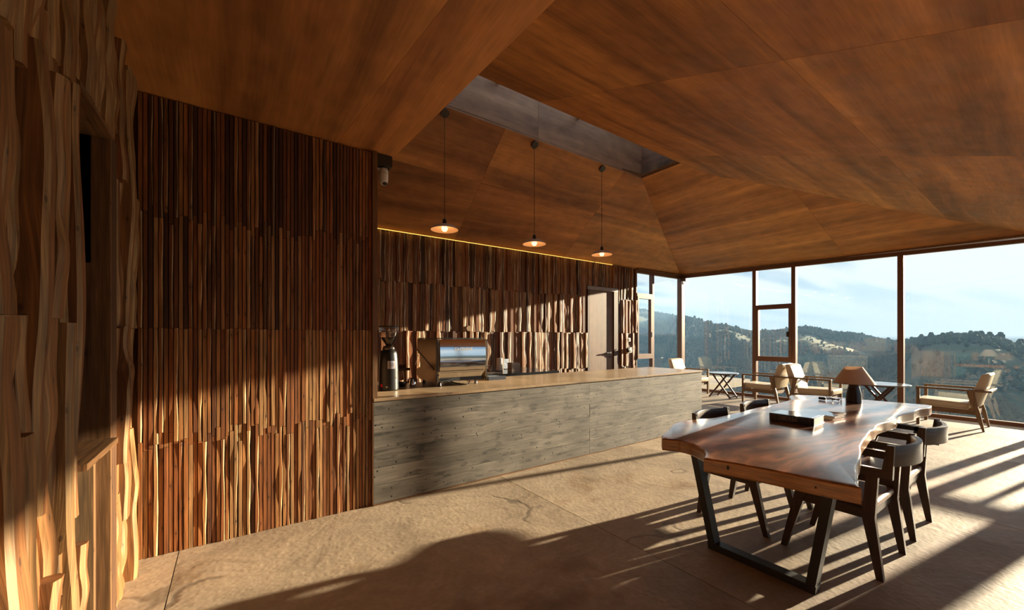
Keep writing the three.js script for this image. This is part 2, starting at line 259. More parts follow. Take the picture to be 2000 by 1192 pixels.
{ // left wall: thick wavy slabs, a tall recess with a sill
  const g = struct('wall_left', 'left wall of thick wavy live-edge slabs around a tall recess');
  const Z0 = -3.88, RA = -3.03, RB = -2.46;
  part('core', boxAB(-0.95, LEFT, 0, 4.0, -3.95, RA), darkBacking, g);
  part('core', boxAB(-0.95, LEFT, 0, 4.0, RB, FRONT), darkBacking, g);
  part('core', boxAB(-0.95, LEFT, 2.70, 4.0, RA, RB), darkBacking, g);
  const R = rng(47), tans = [[0.37, 0.155, 0.045], [0.43, 0.195, 0.06], [0.47, 0.24, 0.085], [0.30, 0.115, 0.032], [0.44, 0.235, 0.09]];
  const add = (z, w, y0, y1, p, o = {}) => {
    const cf = 0.88 + R() * 0.3, c = tans[Math.floor(R() * 5)].map((v) => v * cf), sap = mixc(c, [0.57, 0.34, 0.13], 0.6 + R() * 0.3);
    const geo = slatGeo({ w, h: y1 - y0 - 0.002, p, n: 18, R, wave: 0.010, pw: 0.012, cR: 0.02, eR: 0.014, cL: 0.02, eL: 0.014, base: c, sap, ...o });
    geo.rotateY(Math.PI / 2); part('slab', geo, slatMat, g, [LEFT, y0 + 0.001, z]);
  };
  for (let z = -0.75; z > Z0 + 0.03;) {
    const w = 0.055 + R() * 0.05, zc = z - w / 2; z -= w * 0.93;
    const rec = zc < RB + w / 2 && zc > RA - w / 2 + (zc < -2.8 ? 0 : 0);
    const top = 3.42 + 0.073 * (zc + 3.85) - 0.035;
    const j = [0, 0.62 + (R() - 0.5) * 0.5, 1.665 + (R() - 0.5) * 0.02, 2.62 + (R() - 0.5) * 0.45, top];
    if (rec) { add(zc, w, 2.70 + R() * 0.02, top, 0.05 + R() * 0.04); continue; }
    if (zc < RA && zc > RA - 0.16) continue;
    for (let r = 0; r < 4; r++) add(zc, w, j[r], j[r + 1], 0.035 + R() * 0.045, R() < 0.25 ? { bend: (R() - 0.5) * 0.07 } : {});
  }
  // proud second layer
  for (const [z, w, y0, y1, p, bend] of [[-1.86, 0.09, 0, 1.3, 0.11, 0.05], [-1.72, 0.10, 0.2, 1.66, 0.12, -0.05], [-2.02, 0.07, 1.0, 2.6, 0.10, 0.02], [-2.16, 0.09, 1.67, 2.55, 0.11, -0.05], [-2.3, 0.06, 0.0, 1.66, 0.10, 0.03], [-2.42, 0.06, 0.85, 2.66, 0.095, -0.02], [-2.45, 0.055, 0.0, 0.72, 0.10, 0.02], [-3.36, 0.09, 0.84, 1.67, 0.10, 0.03], [-3.5, 0.07, 1.5, 3.3, 0.085, 0.03], [-3.62, 0.06, 0, 1.0, 0.09, 0.02], [-1.6, 0.1, 1.5, 3.0, 0.1, 0.04], [-2.08, 0.07, 0, 0.75, 0.12, -0.04]]) add(z, w, y0, y1, p, { bend, n: 26 });
  // recess: jambs, head, sill, dark panel
  part('jamb_edge', boxAB(-0.86, -0.545, 0, 2.72, RA - 0.02, RA, 'y', 0.4), trimwood, g);
  const jb = slatGeo({ w: 0.15, h: 2.72, p: 0.07, n: 26, R, wave: 0.008, cL: 0.03, eL: 0.02, base: [0.17, 0.075, 0.028], sap: [0.27, 0.14, 0.055] }); jb.rotateY(Math.PI / 2); part('jamb_board', jb, slatMat, g, [LEFT, 0, RA - 0.095]);
  part('jamb', boxAB(-0.86, -0.56, 0, 2.70, RB, RB + 0.02, 'y', 0.7), trimwood, g);
  part('head', boxAB(-0.86, -0.535, 2.68, 2.705, RA, RB, 'z', 0.2), trimwood, g);
  part('sill', boxAB(-0.71, -0.515, 1.025, 1.055, RA, RB, 'z', 0.5), trimwood, g);
  part('recess_panel', boxAB(-0.78, -0.71, 0, 2.70, RA, RB, 'y'), wood(0.13, 0.08, 0.055, 0.6), g);
  part('lower_frame', boxAB(-0.71, -0.60, 0, 1.02, RA, RA + 0.06, 'y'), wood(0.09, 0.042, 0.02, 0.5), g);
  part('lower_frame', boxAB(-0.71, -0.58, 0, 1.02, RA + 0.11, RA + 0.15, 'y'), trimwood, g);
  part('lower_pane', boxAB(-0.70, -0.692, 0.03, 1.02, RA + 0.06, RB), M({ color: lin(0.05, 0.10, 0.11), roughness: 0.08 }), g);
}

{ // front wall behind the camera, mostly glazed
  const g = struct('wall_front', 'glazed front wall behind the viewpoint');
  part('core', boxAB(-0.95, 3.52, 0, 3.8, FRONT, FRONT + 0.2), plyMats[0], g);
  part('core', boxAB(3.5, 11.75, 3.2, 3.6, FRONT, FRONT + 0.2), frameBrown, g);
  for (let x = 3.56; x < 11.7; x += 2.01) part('mullion', boxAB(x - 0.04, x + 0.04, 0, 3.2, FRONT, FRONT + 0.1), frameBrown, g);
  part('rail', boxAB(3.5, 11.7, 0, 0.08, FRONT, FRONT + 0.1), frameBrown, g);
  for (let x = 3.56; x < 11.5; x += 2.01) part('pane', boxAB(x + 0.04, x + 1.97, 0.08, 3.2, FRONT + 0.045, FRONT + 0.046), glass, g);
}

// ---- windows. A bay is a frame with panes; ycap gives the height of the head
const topAt = (z) => 3.47 - 0.17 * clamp((z - BACK) / 6.68, 0, 1.2);
function sideBay(n, z0, z1, label) {                              // bays along the wall x = EAVE
  const g = struct('window_' + n, label); const t = topAt(z0), u = topAt(z1);
  part('bottom_rail', boxAB(EAVE - 0.05, EAVE + 0.05, 0, 0.07, z0, z1, 'z'), frameBrown, g);
  const s = new THREE.Shape([[z0, t], [z1, u], [z1, u + 0.075], [z0, t + 0.075]].map((p) => new THREE.Vector2(...p)));
  part('top_rail', profileX([[z0, t], [z1, u], [z1, u + 0.075], [z0, t + 0.075]], 0.1).translate(EAVE, 0, 0), frameBrown, g);
  return g;
}
const mull = (g, z, w = 0.095, y1 = topAt(z), d = 0.12) => part('mullion', boxAB(EAVE - d / 2, EAVE + d / 2, 0, y1 + 0.03, z - w / 2, z + w / 2), frameBrown, g);
const paneZ = (g, z0, z1, y0, y1) => part('pane', boxAB(EAVE - 0.0005, EAVE + 0.0005, y0, y1, z0, z1), glass, g);
{
  let g = sideBay(1, BACK, -5.06, 'wide fixed window beside the far corner'); paneZ(g, BACK + 0.05, -5.09, 0.07, topAt(-6)); mull(g, -5.06);
  part('corner_post', boxAB(EAVE - 0.10, EAVE + 0.06, 0, 3.5, BACK - 0.06, BACK + 0.10), frameBrown, g);
  g = sideBay(2, -5.06, -4.14, 'narrow window with an opening sash');
  paneZ(g, -5.02, -4.18, 0.07, 1.0); paneZ(g, -5.02, -4.18, 2.42, topAt(-4.6)); mull(g, -4.14);
  part('transom', boxAB(EAVE - 0.05, EAVE + 0.05, 0.98, 1.05, -5.03, -4.17, 'z'), frameBrown, g); part('transom', boxAB(EAVE - 0.05, EAVE + 0.05, 2.41, 2.47, -5.03, -4.17, 'z'), frameBrown, g);
  const sash = part('sash', mergeGeometries([boxAB(EAVE - 0.07, EAVE + 0.03, 1.05, 1.11, -5.02, -4.18), boxAB(EAVE - 0.07, EAVE + 0.03, 2.35, 2.41, -5.02, -4.18), boxAB(EAVE - 0.07, EAVE + 0.03, 1.11, 2.35, -5.02, -4.955), boxAB(EAVE - 0.07, EAVE + 0.03, 1.11, 2.35, -4.245, -4.18)]), frameBrown, g);
  part('pane', boxAB(EAVE - 0.02, EAVE - 0.019, 1.11, 2.35, -4.955, -4.245), glass, sash); part('handle', boxAB(EAVE - 0.13, EAVE - 0.07, 1.62, 1.75, -4.27, -4.24), blackPlastic, sash);
  g = sideBay(3, -4.14, -2.18, 'wide fixed window behind the table lamp'); paneZ(g, -4.10, -2.22, 0.07, topAt(-3)); mull(g, -2.18);
  g = sideBay(4, -2.18, -0.18, 'wide fixed window behind the single armchair'); paneZ(g, -2.14, -0.22, 0.07, topAt(-1)); mull(g, -0.18, 0.13);
  g = sideBay(5, -0.18, 0.72, 'narrow window with an opening sash out of view to the right');
  mull(g, 0.08, 0.14); paneZ(g, 0.13, 0.55, 0.07, 3.2); part('transom', boxAB(EAVE - 0.05, EAVE + 0.05, 1.05, 1.15, 0.1, 0.62, 'z'), frameBrown, g); part('mullion', boxAB(EAVE - 0.04, EAVE + 0.04, 0, 1.08, 0.37, 0.44), frameBrown, g);
  part('column', boxAB(EAVE - 0.1, EAVE + 0.1, 0, 3.36, 0.60, 0.92), frameBrown, g);
  g = sideBay(6, 0.92, FRONT, 'wide fixed window out of view to the right'); paneZ(g, 0.92, FRONT, 0.07, 3.26); mull(g, 2.05); mull(g, FRONT);
  // the short return of glass beyond the slatted back wall
  g = struct('window_7', 'glazed end of the back wall with a tall sash');
  part('bottom_rail', boxAB(9.37, EAVE - 0.1, 0, 0.07, BACK - 0.05, BACK + 0.05, 'x'), frameBrown, g); part('top_rail', boxAB(9.37, EAVE - 0.1, 3.45, 3.53, BACK - 0.05, BACK + 0.05, 'x'), frameBrown, g);
  part('mullion', boxAB(10.07, 10.15, 0, 3.46, BACK - 0.06, BACK + 0.06), frameBrown, g); part('transom', boxAB(9.37, 10.08, 2.78, 2.87, BACK - 0.06, BACK + 0.06, 'x'), frameBrown, g); part('transom', boxAB(9.37, 10.08, 1.0, 1.09, BACK - 0.06, BACK + 0.08, 'x'), frameBrown, g);
  part('pane', boxAB(9.38, 10.08, 2.87, 3.45, BACK, BACK + 0.001), glass, g); part('pane', boxAB(9.38, 10.08, 0.07, 1.0, BACK, BACK + 0.001), glass, g); part('pane', boxAB(10.14, EAVE - 0.1, 0.07, 3.45, BACK, BACK + 0.001), glass, g);
  const s2 = part('sash', mergeGeometries([boxAB(9.38, 10.07, 1.09, 1.14, BACK - 0.03, BACK + 0.07), boxAB(9.38, 10.07, 2.72, 2.78, BACK - 0.03, BACK + 0.07), boxAB(9.38, 9.43, 1.14, 2.72, BACK - 0.03, BACK + 0.07), boxAB(9.99, 10.07, 1.14, 2.72, BACK - 0.03, BACK + 0.07)]), frameBrown, g);
  part('pane', boxAB(9.43, 9.99, 1.14, 2.72, BACK + 0.02, BACK + 0.021), glass, s2); part('handle', boxAB(10.0, 10.03, 1.62, 1.76, BACK + 0.07, BACK + 0.11), whitePlastic, s2);
  // brown trim under the eaves
  const t = struct('trim_1', 'slim wooden trim along the top of the glazing'); part('trim_bar', profileX([[BACK, 3.545], [0.9, 3.36], [0.9, 3.40], [BACK, 3.585]], 0.16).translate(EAVE - 0.02, 0, 0), trimwood, t); part('trim_bar', boxAB(9.37, EAVE, 3.53, 3.57, BACK - 0.08, BACK + 0.08, 'x'), trimwood, t);
}

{ // door in the back wall
  const g = struct('door_1', 'plain tall timber door in the slatted back wall');
  part('leaf', boxAB(7.47, 8.40, 0, 2.84, BACK - 0.03, BACK + 0.012, 'y', 0.6), M({ map: plyTex, color: lin(0.30, 0.19, 0.13), roughness: 0.5 }), g);
  part('header', boxAB(7.40, 8.56, 2.84, 2.93, BACK - 0.05, BACK + 0.055, 'x'), M({ color: lin(0.30, 0.25, 0.23), roughness: 0.4, metalness: 0.3 }), g);
  part('jamb', boxAB(8.40, 8.56, 0, 2.84, BACK - 0.05, BACK + 0.055), wood(0.16, 0.06, 0.022, 0.5), g); part('jamb', boxAB(7.40, 7.47, 0, 2.84, BACK - 0.05, BACK + 0.055), wood(0.16, 0.06, 0.022, 0.5), g);
  part('handle', mergeGeometries([boxAB(8.10, 8.28, 1.19, 1.215, BACK + 0.05, BACK + 0.07), boxAB(8.25, 8.28, 1.17, 1.23, BACK, BACK + 0.06)]), blackPlastic, g); part('lock', boxAB(8.25, 8.29, 1.06, 1.11, BACK, BACK + 0.03), blackPlastic, g);
}

// ---- ceiling of plywood sheets
const ceil = struct('ceiling', 'folded ceiling of stained plywood sheets rising to a long skylight');
const decks = [];
let pn = 0;
function panel(pts, axis, name = 'plywood_sheet', mat, thick = 0.02, gap = 0.0016) {
  const V = pts.map((p) => new THREE.Vector3(...p)), c = V.reduce((a, v) => a.add(v), new THREE.Vector3()).divideScalar(V.length);
  const N = new THREE.Vector3(); for (let i = 0; i < V.length; i++) { const a = V[i].clone().sub(c), b = V[(i + 1) % V.length].clone().sub(c); N.add(a.cross(b)); } N.normalize(); if (N.y > 0.02 || (Math.abs(N.y) <= 0.02 && N.z < 0)) { V.reverse(); N.negate(); }
  const ax = new THREE.Vector3(...axis); ax.addScaledVector(N, -ax.dot(N)).normalize(); const ay = N.clone().cross(ax);
  const W = V.map((v) => { const d = c.clone().sub(v), L = d.length(); return v.clone().addScaledVector(d, gap * 1.4 / L); }), off = pn * 0.83;
  const build = (P, t, up) => {
    const pos = [], uv = [], n = P.length, put = (v) => { pos.push(v.x, v.y, v.z); uv.push(v.clone().sub(c).dot(ay) + off, v.clone().sub(c).dot(ax) + off * 1.3); };
    const T = P.map((v) => v.clone().addScaledVector(N, -t)), B = P.map((v) => v.clone().addScaledVector(N, -up));
    for (let i = 1; i + 1 < n; i++) { put(B[0]); put(B[i]); put(B[i + 1]); put(T[0]); put(T[i + 1]); put(T[i]); }
    for (let i = 0; i < n; i++) { const j = (i + 1) % n; put(B[i]); put(T[i]); put(B[j]); put(B[j]); put(T[i]); put(T[j]); }
    const g = new THREE.BufferGeometry(); g.setAttribute('position', new THREE.Float32BufferAttribute(pos, 3)); g.setAttribute('uv', new THREE.Float32BufferAttribute(uv, 2)); g.computeVertexNormals(); return g;
  };
  part(name, build(W, thick, 0), mat || plyMats[pn % 4], ceil); pn++;
  decks.push(build(V.map((v) => v.clone().addScaledVector(v.clone().sub(c).normalize(), 0.07)), 0.14, 0.024));
}
{
  const y2 = (z) => 3.55 + (RIDGE - 3.55) / (SB - BACK) * (z - BACK), y4 = (z) => RIDGE - 0.376 * (z - SF), hipX = (z) => SKY1 + (EAVE - SKY1) * (SB - z) / (SB - BACK);
  const X = [1.02, 3.66, 6.62], zm = -6.2, A = [1, 0, 0], Zx = [0, 0, 1];
  // back slope
  for (const [za, zb] of [[BACK, zm], [zm, SB]]) {
    panel([[X[0], y2(za), za], [X[1], y2(za), za], [X[1], y2(zb), zb], [X[0], y2(zb), zb]], A);
    panel([[X[1], y2(za), za], [X[2], y2(za), za], [X[2], y2(zb), zb], [X[1], y2(zb), zb]], A);
    panel([[X[2], y2(za), za], [hipX(za), y2(za), za], [hipX(zb), y2(zb), zb], [X[2], y2(zb), zb]], A);
  }
  // right slope above the windows
  const S1 = [SKY1, RIDGE, SB], S2 = [SKY1, RIDGE, SF], c1 = [7.85, 4.80, -4.13], c2 = [8.84, 4.455, -3.17], c3 = [10.55, 3.83, -1.62], c4 = [EAVE, 3.40, -0.35], e1 = [EAVE, 3.445, -3.1], e0 = [EAVE, 3.55, BACK];
  panel([e0, S1, S2, c1, c2, e1], Zx); panel([e1, c2, c3, c4], Zx);
  // front slope
  const zs = -1.38;
  panel([[1.25, RIDGE, SF], [X[1], RIDGE, SF], [X[1], y4(zs), zs], [1.25, y4(zs), zs]], A); panel([[X[1], RIDGE, SF], [X[2], RIDGE, SF], [X[2], y4(zs), zs], [X[1], y4(zs), zs]], A);
  panel([[X[2], RIDGE, SF], S2, c1, c2, c3, [10.8, 3.75, zs], [X[2], y4(zs), zs]], A);
  panel([[1.25, y4(zs), zs], [X[1], y4(zs), zs], [X[1], y4(0), 0], [1.25, y4(0), 0]], A); panel([[X[1], y4(zs), zs], [X[2], y4(zs), zs], [X[2], y4(0), 0], [X[1], y4(0), 0]], A);
  panel([[X[2], y4(zs), zs], [10.8, 3.75, zs], c4, [EAVE, 3.37, 0], [X[2], y4(0), 0]], A);
  for (let i = 0; i < 4; i++) { const xs = [1.25, 3.66, 6.62, 9.4, 11.7]; panel([[xs[i], y4(0), 0], [xs[i + 1], y4(0), 0], [xs[i + 1], y4(0), FRONT + 0.1], [xs[i], y4(0), FRONT + 0.1]], A); }
  // low ceiling over the entrance
  const y1 = (z) => 3.38 + 0.073 * (Math.min(z, 0.2) + 3.85), ex = (z) => 1.30 + 0.10 * (z + 3.85), sx = (z) => 0.785 + 0.12 * (z + 3.85);
  for (const [za, zb] of [[-3.90, -1.0], [-1.0, 0.2], [0.2, FRONT + 0.1]]) {
    panel([[-0.8, y1(za), za], [sx(za), y1(za), za], [sx(zb), y1(zb), zb], [-0.8, y1(zb), zb]], Zx, 'plywood_sheet', null, 0.02);
    panel([[sx(za), y1(za), za], [ex(za), y1(za), za], [ex(zb), y1(zb), zb], [sx(zb), y1(zb), zb]], Zx, 'plywood_sheet', null, 0.02);
  }
  // upright sheet from the edge of the low ceiling to the main slope
  part('fascia', (() => { const g = new THREE.BufferGeometry(), p = [], q = [[-3.92], [-2.6], [-1.2]].flat(); for (let i = 0; i < 2; i++) { const a = q[i], b = q[i + 1], A0 = [ex(a) - 0.012, y1(a) + 0.01, a], B0 = [ex(b) - 0.012, y1(b) + 0.01, b], A1 = [ex(a) - 0.012, y4(a) + 0.1, a], B1 = [ex(b) - 0.012, y4(b) + 0.1, b]; p.push(...A0, ...A1, ...B0, ...B0, ...A1, ...B1); } g.setAttribute('position', new THREE.Float32BufferAttribute(p, 3)); g.computeVertexNormals(); return metric(g, 'z'); })(), plyMats[1], ceil);
  part('fascia', boxAB(1.0, 1.32, 3.40, 5.3, -3.94, -3.90), plyMats[1], ceil); part('fascia', boxAB(0.98, 1.05, 3.3, 5.8, BACK - 0.1, -3.9), plyMats[1], ceil);
  // skylight shaft
  const T = 5.73, plyShaft = plyPale;
  panel([[SKY0, RIDGE, SB], [4.35, RIDGE, SB], [4.35, T, SB], [SKY0, T, SB]], A, 'shaft_sheet', plyShaft); panel([[4.35, RIDGE, SB], [SKY1, RIDGE, SB], [SKY1, T, SB], [4.35, T, SB]], A, 'shaft_sheet', plyShaft);
  part('shaft_sheet', boxAB(SKY1, SKY1 + 0.02, RIDGE, T, SB, SF, 'z'), plyShaft, ceil); part('shaft_sheet', boxAB(SKY0 - 0.02, SKY0, RIDGE, T, SB, SF, 'z'), plyShaft, ceil); part('shaft_sheet', boxAB(SKY0, SKY1, RIDGE, T, SF, SF + 0.02, 'x'), plyShaft, ceil);
  part('skylight_pane', boxAB(SKY0 - 0.1, SKY1 + 0.1, T + 0.02, T + 0.021, SB - 0.1, SF + 0.1), glass, ceil);
  for (const x of [SKY0 - 0.05, 3.5, 5.3, SKY1 + 0.05]) part('skylight_bar', boxAB(x - 0.03, x + 0.03, T - 0.02, T + 0.05, SB - 0.1, SF + 0.1), frameBrown, ceil);
  part('added_sun_block', boxAB(SKY1 + 0.12, SKY1 + 0.5, RIDGE + 0.16, 6.9, SB - 0.1, SF + 1.3), darkBacking, ceil);  // unseen block added on the roof to keep the sun off the shaft
  // strips that close the sheets at the skylight ends and the roof deck above everything
  panel([[1.02, RIDGE, SB], [SKY0, RIDGE, SB], [SKY0, RIDGE, SF], [1.02, RIDGE, SF]], A);
  const dk = part('roof_deck', mergeGeometries(decks.filter((_, i) => true)), darkBacking, ceil);
  part('shaft_casing', mergeGeometries([boxAB(SKY0 - 0.1, SKY1 + 0.1, RIDGE + 0.05, T, SB - 0.1, SB - 0.04), boxAB(SKY0 - 0.1, SKY1 + 0.1, RIDGE + 0.05, T, SF + 0.04, SF + 0.1), boxAB(SKY1 + 0.04, SKY1 + 0.1, RIDGE + 0.05, T, SB, SF), boxAB(SKY0 - 0.1, SKY0 - 0.04, RIDGE + 0.05, T, SB, SF)]), darkBacking, ceil);
}
// ---------------------------------------------------------------- OBJECTS BELOW
{ // counter: board-marked concrete front, smooth pale top
  const g = thing('service_counter', 'long bar counter clad in grey board-marked concrete with a smooth beige top', 'counter');
  const X0 = 1.095, XM = 4.0, X1 = 6.81, ZF = -3.85, ZB = -4.93, TOP = 1.02, R = rng(5);
  part('body', boxAB(X0 + 0.02, X1 - 0.03, 0, 0.97, ZB, ZF - 0.03, 'x'), concrete, g);
  const ys = [0.012, 0.19, 0.355, 0.52, 0.69, 0.857, 1.004]; let k = 0;
  for (const [a, b] of [[X0, XM], [XM, X1]]) for (let i = 0; i < 6; i++) { const q = metric(new RoundedBoxGeometry(b - a - 0.002, ys[i + 1] - ys[i] - 0.0022, 0.03, 1, 0.0015), 'y'); const uv = q.attributes.uv; for (let m = 0; m < uv.count; m++) { uv.setXY(m, uv.getX(m) + k * 0.77, uv.getY(m) + k * 0.31); } part('board', q, boardMats[k++ % 3], g, [(a + b) / 2, (ys[i] + ys[i + 1]) / 2, ZF - 0.015 - R() * 0.0035]); }
  for (let i = 0; i < 6; i++) part('end_board', boxAB(X1 - 0.03, X1, ys[i] + 0.001, ys[i + 1] - 0.001, ZB, ZF - 0.032, 'z', i * 0.6), boardMats[k++ % 3], g);
  const topMat = M({ map: floorTex, color: lin(0.72, 0.56, 0.38), roughness: 0.34, clearcoat: 0.15, clearcoatRoughness: 0.15 });
  part('countertop', rbox(X1 - X0 + 0.002, 0.028, ZF - ZB + 0.02, 0.003, (X0 + X1) / 2, TOP - 0.014, (ZF + ZB) / 2, 'x'), topMat, g);
  part('floor_strip', boxAB(X0, X1 - 0.01, 0, 0.012, ZF - 0.02, ZF + 0.004, 'x'), trimwood, g);
}
{ // black-topped bench behind the counter
  const g = thing('back_bench', 'low work bench with a glossy black stone top behind the counter', 'bench');
  part('top', boxAB(3.35, 5.15, 0.91, 0.97, -6.95, -5.76), M({ color: lin(0.03, 0.032, 0.036), roughness: 0.12 }), g);
  part('body', boxAB(3.42, 5.08, 0, 0.91, -6.9, -5.85), blackPlastic, g);
}
{ // espresso machine
  const g = thing('espresso_machine', 'chrome-backed espresso machine with brown side panels standing on the counter', 'coffee machine', [2.285, 1.02, -4.62], -0.03);
  const side = M({ color: lin(0.16, 0.095, 0.03), roughness: 0.28, metalness: 0.35 });
  // side profile in (z, y): z+ is the customer side
  const prof = [[0.345, 0.10], [0.345, 0.56], [-0.33, 0.565], [-0.345, 0.43], [-0.24, 0.36], [-0.235, 0.185], [-0.36, 0.18], [-0.345, 0.09], [-0.24, 0.055], [0.2, 0.035], [0.31, 0.05]];
  for (const s of [-1, 1]) {
    part('side_panel', profileX(prof, 0.022, 0.004).translate(s * 0.315, 0, 0), side, g);
    part('side_trim', mergeGeometries([stick([s * 0.328, 0.425, -0.335], [s * 0.328, 0.2, 0.24], 0.008, 0.014), stick([s * 0.328, 0.562, 0.325], [s * 0.328, 0.06, 0.325], 0.012, 0.04)]), blackPlastic, g);
  }
  part('body', mergeGeometries([boxAB(-0.305, 0.305, 0.10, 0.55, -0.22, 0.3), boxAB(-0.305, 0.305, 0.37, 0.555, -0.32, -0.2), boxAB(-0.305, 0.305, 0.06, 0.17, -0.34, 0.3)]), M({ color: lin(0.03, 0.03, 0.032), roughness: 0.4 }), g);
  const bp = []; for (let i = 0; i <= 24; i++) { const t = i / 24; bp.push([0.352 - 0.0 + 0.018 * Math.sin(t * Math.PI) - 0.10 * Math.pow(1 - t, 6) - 0.012 * Math.pow(t, 12), 0.06 + 0.5 * t]); }
  part('back_panel', toCreasedNormals(profileX([...bp, [0.30, 0.56], [0.24, 0.06]], 0.606), 0.5), chrome, g);
  { const f = await new FontLoader().loadAsync('fonts/droid/droid_serif_bold.typeface.json'), t = new TextGeometry('La Cimbali', { font: f, size: 0.034, depth: 0.002, curveSegments: 3 }); t.computeBoundingBox(); t.applyMatrix4(new THREE.Matrix4().set(0.9, 0.25, 0, 0, 0, 1, 0, 0, 0, 0, 1, 0, 0, 0, 0, 1)); part('lettering', t.translate(-0.12, 0.43, 0.3655), whitePlastic, g); }
  part('panel_seam', boxAB(-0.3, 0.3, 0.168, 0.172, 0.36, 0.372), blackPlastic, g);
  part('cup_rail', mergeGeometries([boxAB(-0.32, 0.32, 0.565, 0.578, 0.30, 0.315), boxAB(-0.32, 0.32, 0.565, 0.578, -0.31, -0.295), boxAB(-0.32, -0.305, 0.565, 0.578, -0.31, 0.31), boxAB(0.305, 0.32, 0.565, 0.578, -0.31, 0.31)]), blackPlastic, g);
  for (const [x, z] of [[-0.27, 0.27], [0.25, 0.2], [-0.27, -0.24], [0.25, -0.24]]) part('foot', lathe([[0, 0], [0.024, 0], [0.022, 0.012], [0.018, 0.016], [0.018, 0.06], [0, 0.06]], 20).translate(x, 0, z), x > 0 ? chrome : blackPlastic, g);
  for (const x of [-0.14, 0.1]) { const h = part('portafilter', mergeGeometries([new THREE.CylinderGeometry(0.035, 0.035, 0.05, 20).translate(x, 0.335, -0.29), tube([[x, 0.33, -0.31], [x - 0.03, 0.325, -0.38], [x - 0.06, 0.29, -0.46]], 0.014, 8)].map((q) => { q = q.toNonIndexed(); q.deleteAttribute('uv'); return q; })), blackPlastic, g); }
  part('steam_wand', tube([[-0.28, 0.40, -0.33], [-0.30, 0.38, -0.36], [-0.31, 0.30, -0.37], [-0.33, 0.22, -0.4]], 0.006, 16), chrome, g);
  part('drip_tray', boxAB(-0.3, 0.3, 0.18, 0.195, -0.36, -0.23), M({ color: lin(0.45, 0.24, 0.08), roughness: 0.3, metalness: 0.6 }), g);
  part('power_cable', tube([[-0.1, 0.05, 0.18], [0.0, 0.012, 0.26], [0.1, 0.008, 0.27], [0.16, 0.03, 0.2]], 0.006, 20), blackPlastic, g);
}
{ // grinder
  const g = thing('coffee_grinder', 'tall black coffee grinder with a clear bean hopper at the end of the counter', 'grinder', [1.42, 1.02, -4.41]);
  part('body', lathe([[0, 0], [0.105, 0], [0.108, 0.012], [0.108, 0.12], [0.106, 0.122], [0.106, 0.126], [0.109, 0.128], [0.108, 0.22], [0.103, 0.32], [0.094, 0.40], [0.088, 0.43], [0.07, 0.445], [0.05, 0.452], [0, 0.452]], 48), M({ color: lin(0.022, 0.022, 0.022), roughness: 0.36, metalness: 0.4 }), g);
  part('collar', lathe([[0.05, 0.448], [0.075, 0.452], [0.062, 0.475], [0.055, 0.49], [0.03, 0.49]], 40), M({ color: lin(0.2, 0.17, 0.14), roughness: 0.2, metalness: 0.6 }), g);
  part('hopper', lathe([[0.032, 0.49], [0.045, 0.515], [0.075, 0.555], [0.098, 0.61], [0.105, 0.66], [0.105, 0.70]], 48), M({ color: lin(0.93, 0.90, 0.86), transmission: 1, thickness: 0, roughness: 0.03, ior: 1.5, side: THREE.DoubleSide }), g);
  part('beans', lathe([[0, 0.49], [0.03, 0.49], [0.043, 0.515], [0.072, 0.555], [0.088, 0.585], [0.05, 0.578], [0, 0.582]], 40), M({ color: lin(0.045, 0.022, 0.012), roughness: 0.7, map: grainTex }), g);
  part('lid', lathe([[0, 0.712], [0.1, 0.712], [0.108, 0.708], [0.108, 0.698], [0, 0.698]], 48), blackPlastic, g);
  // rating plate on the camera side
  const cv = document.createElement('canvas'); cv.width = 128; cv.height = 128; const cx = cv.getContext('2d'); cx.fillStyle = '#b9aeb0'; cx.fillRect(0, 0, 128, 128); cx.fillStyle = '#8f93b0'; cx.fillRect(30, 12, 72, 24); cx.fillStyle = '#2c2a2e'; for (const y of [44, 60, 76]) cx.fillRect(30, y, 80, 8); cx.fillStyle = '#6d6669'; cx.fillRect(30, 96, 80, 10);
  const pt = new THREE.CanvasTexture(cv); pt.colorSpace = THREE.SRGBColorSpace;
  const pl = new THREE.CylinderGeometry(0.1085, 0.110, 0.085, 12, 1, true, -0.37, 0.74); part('rating_plate', pl.translate(0, 0.285, 0), M({ map: pt, roughness: 0.3, metalness: 0.5 }), g, null, [0, -0.06, 0]);
  part('dial', new THREE.CylinderGeometry(0.012, 0.012, 0.014, 20).rotateX(Math.PI / 2).translate(0, 0.05, 0.112), chrome, g, null, [0, -0.5, 0]);
  part('switch', box(0.01, 0.03, 0.02, -0.108, 0.06, 0.012), M({ color: lin(0.6, 0.01, 0.01), roughness: 0.3 }), g, null, [0, 0.4, 0]);
}
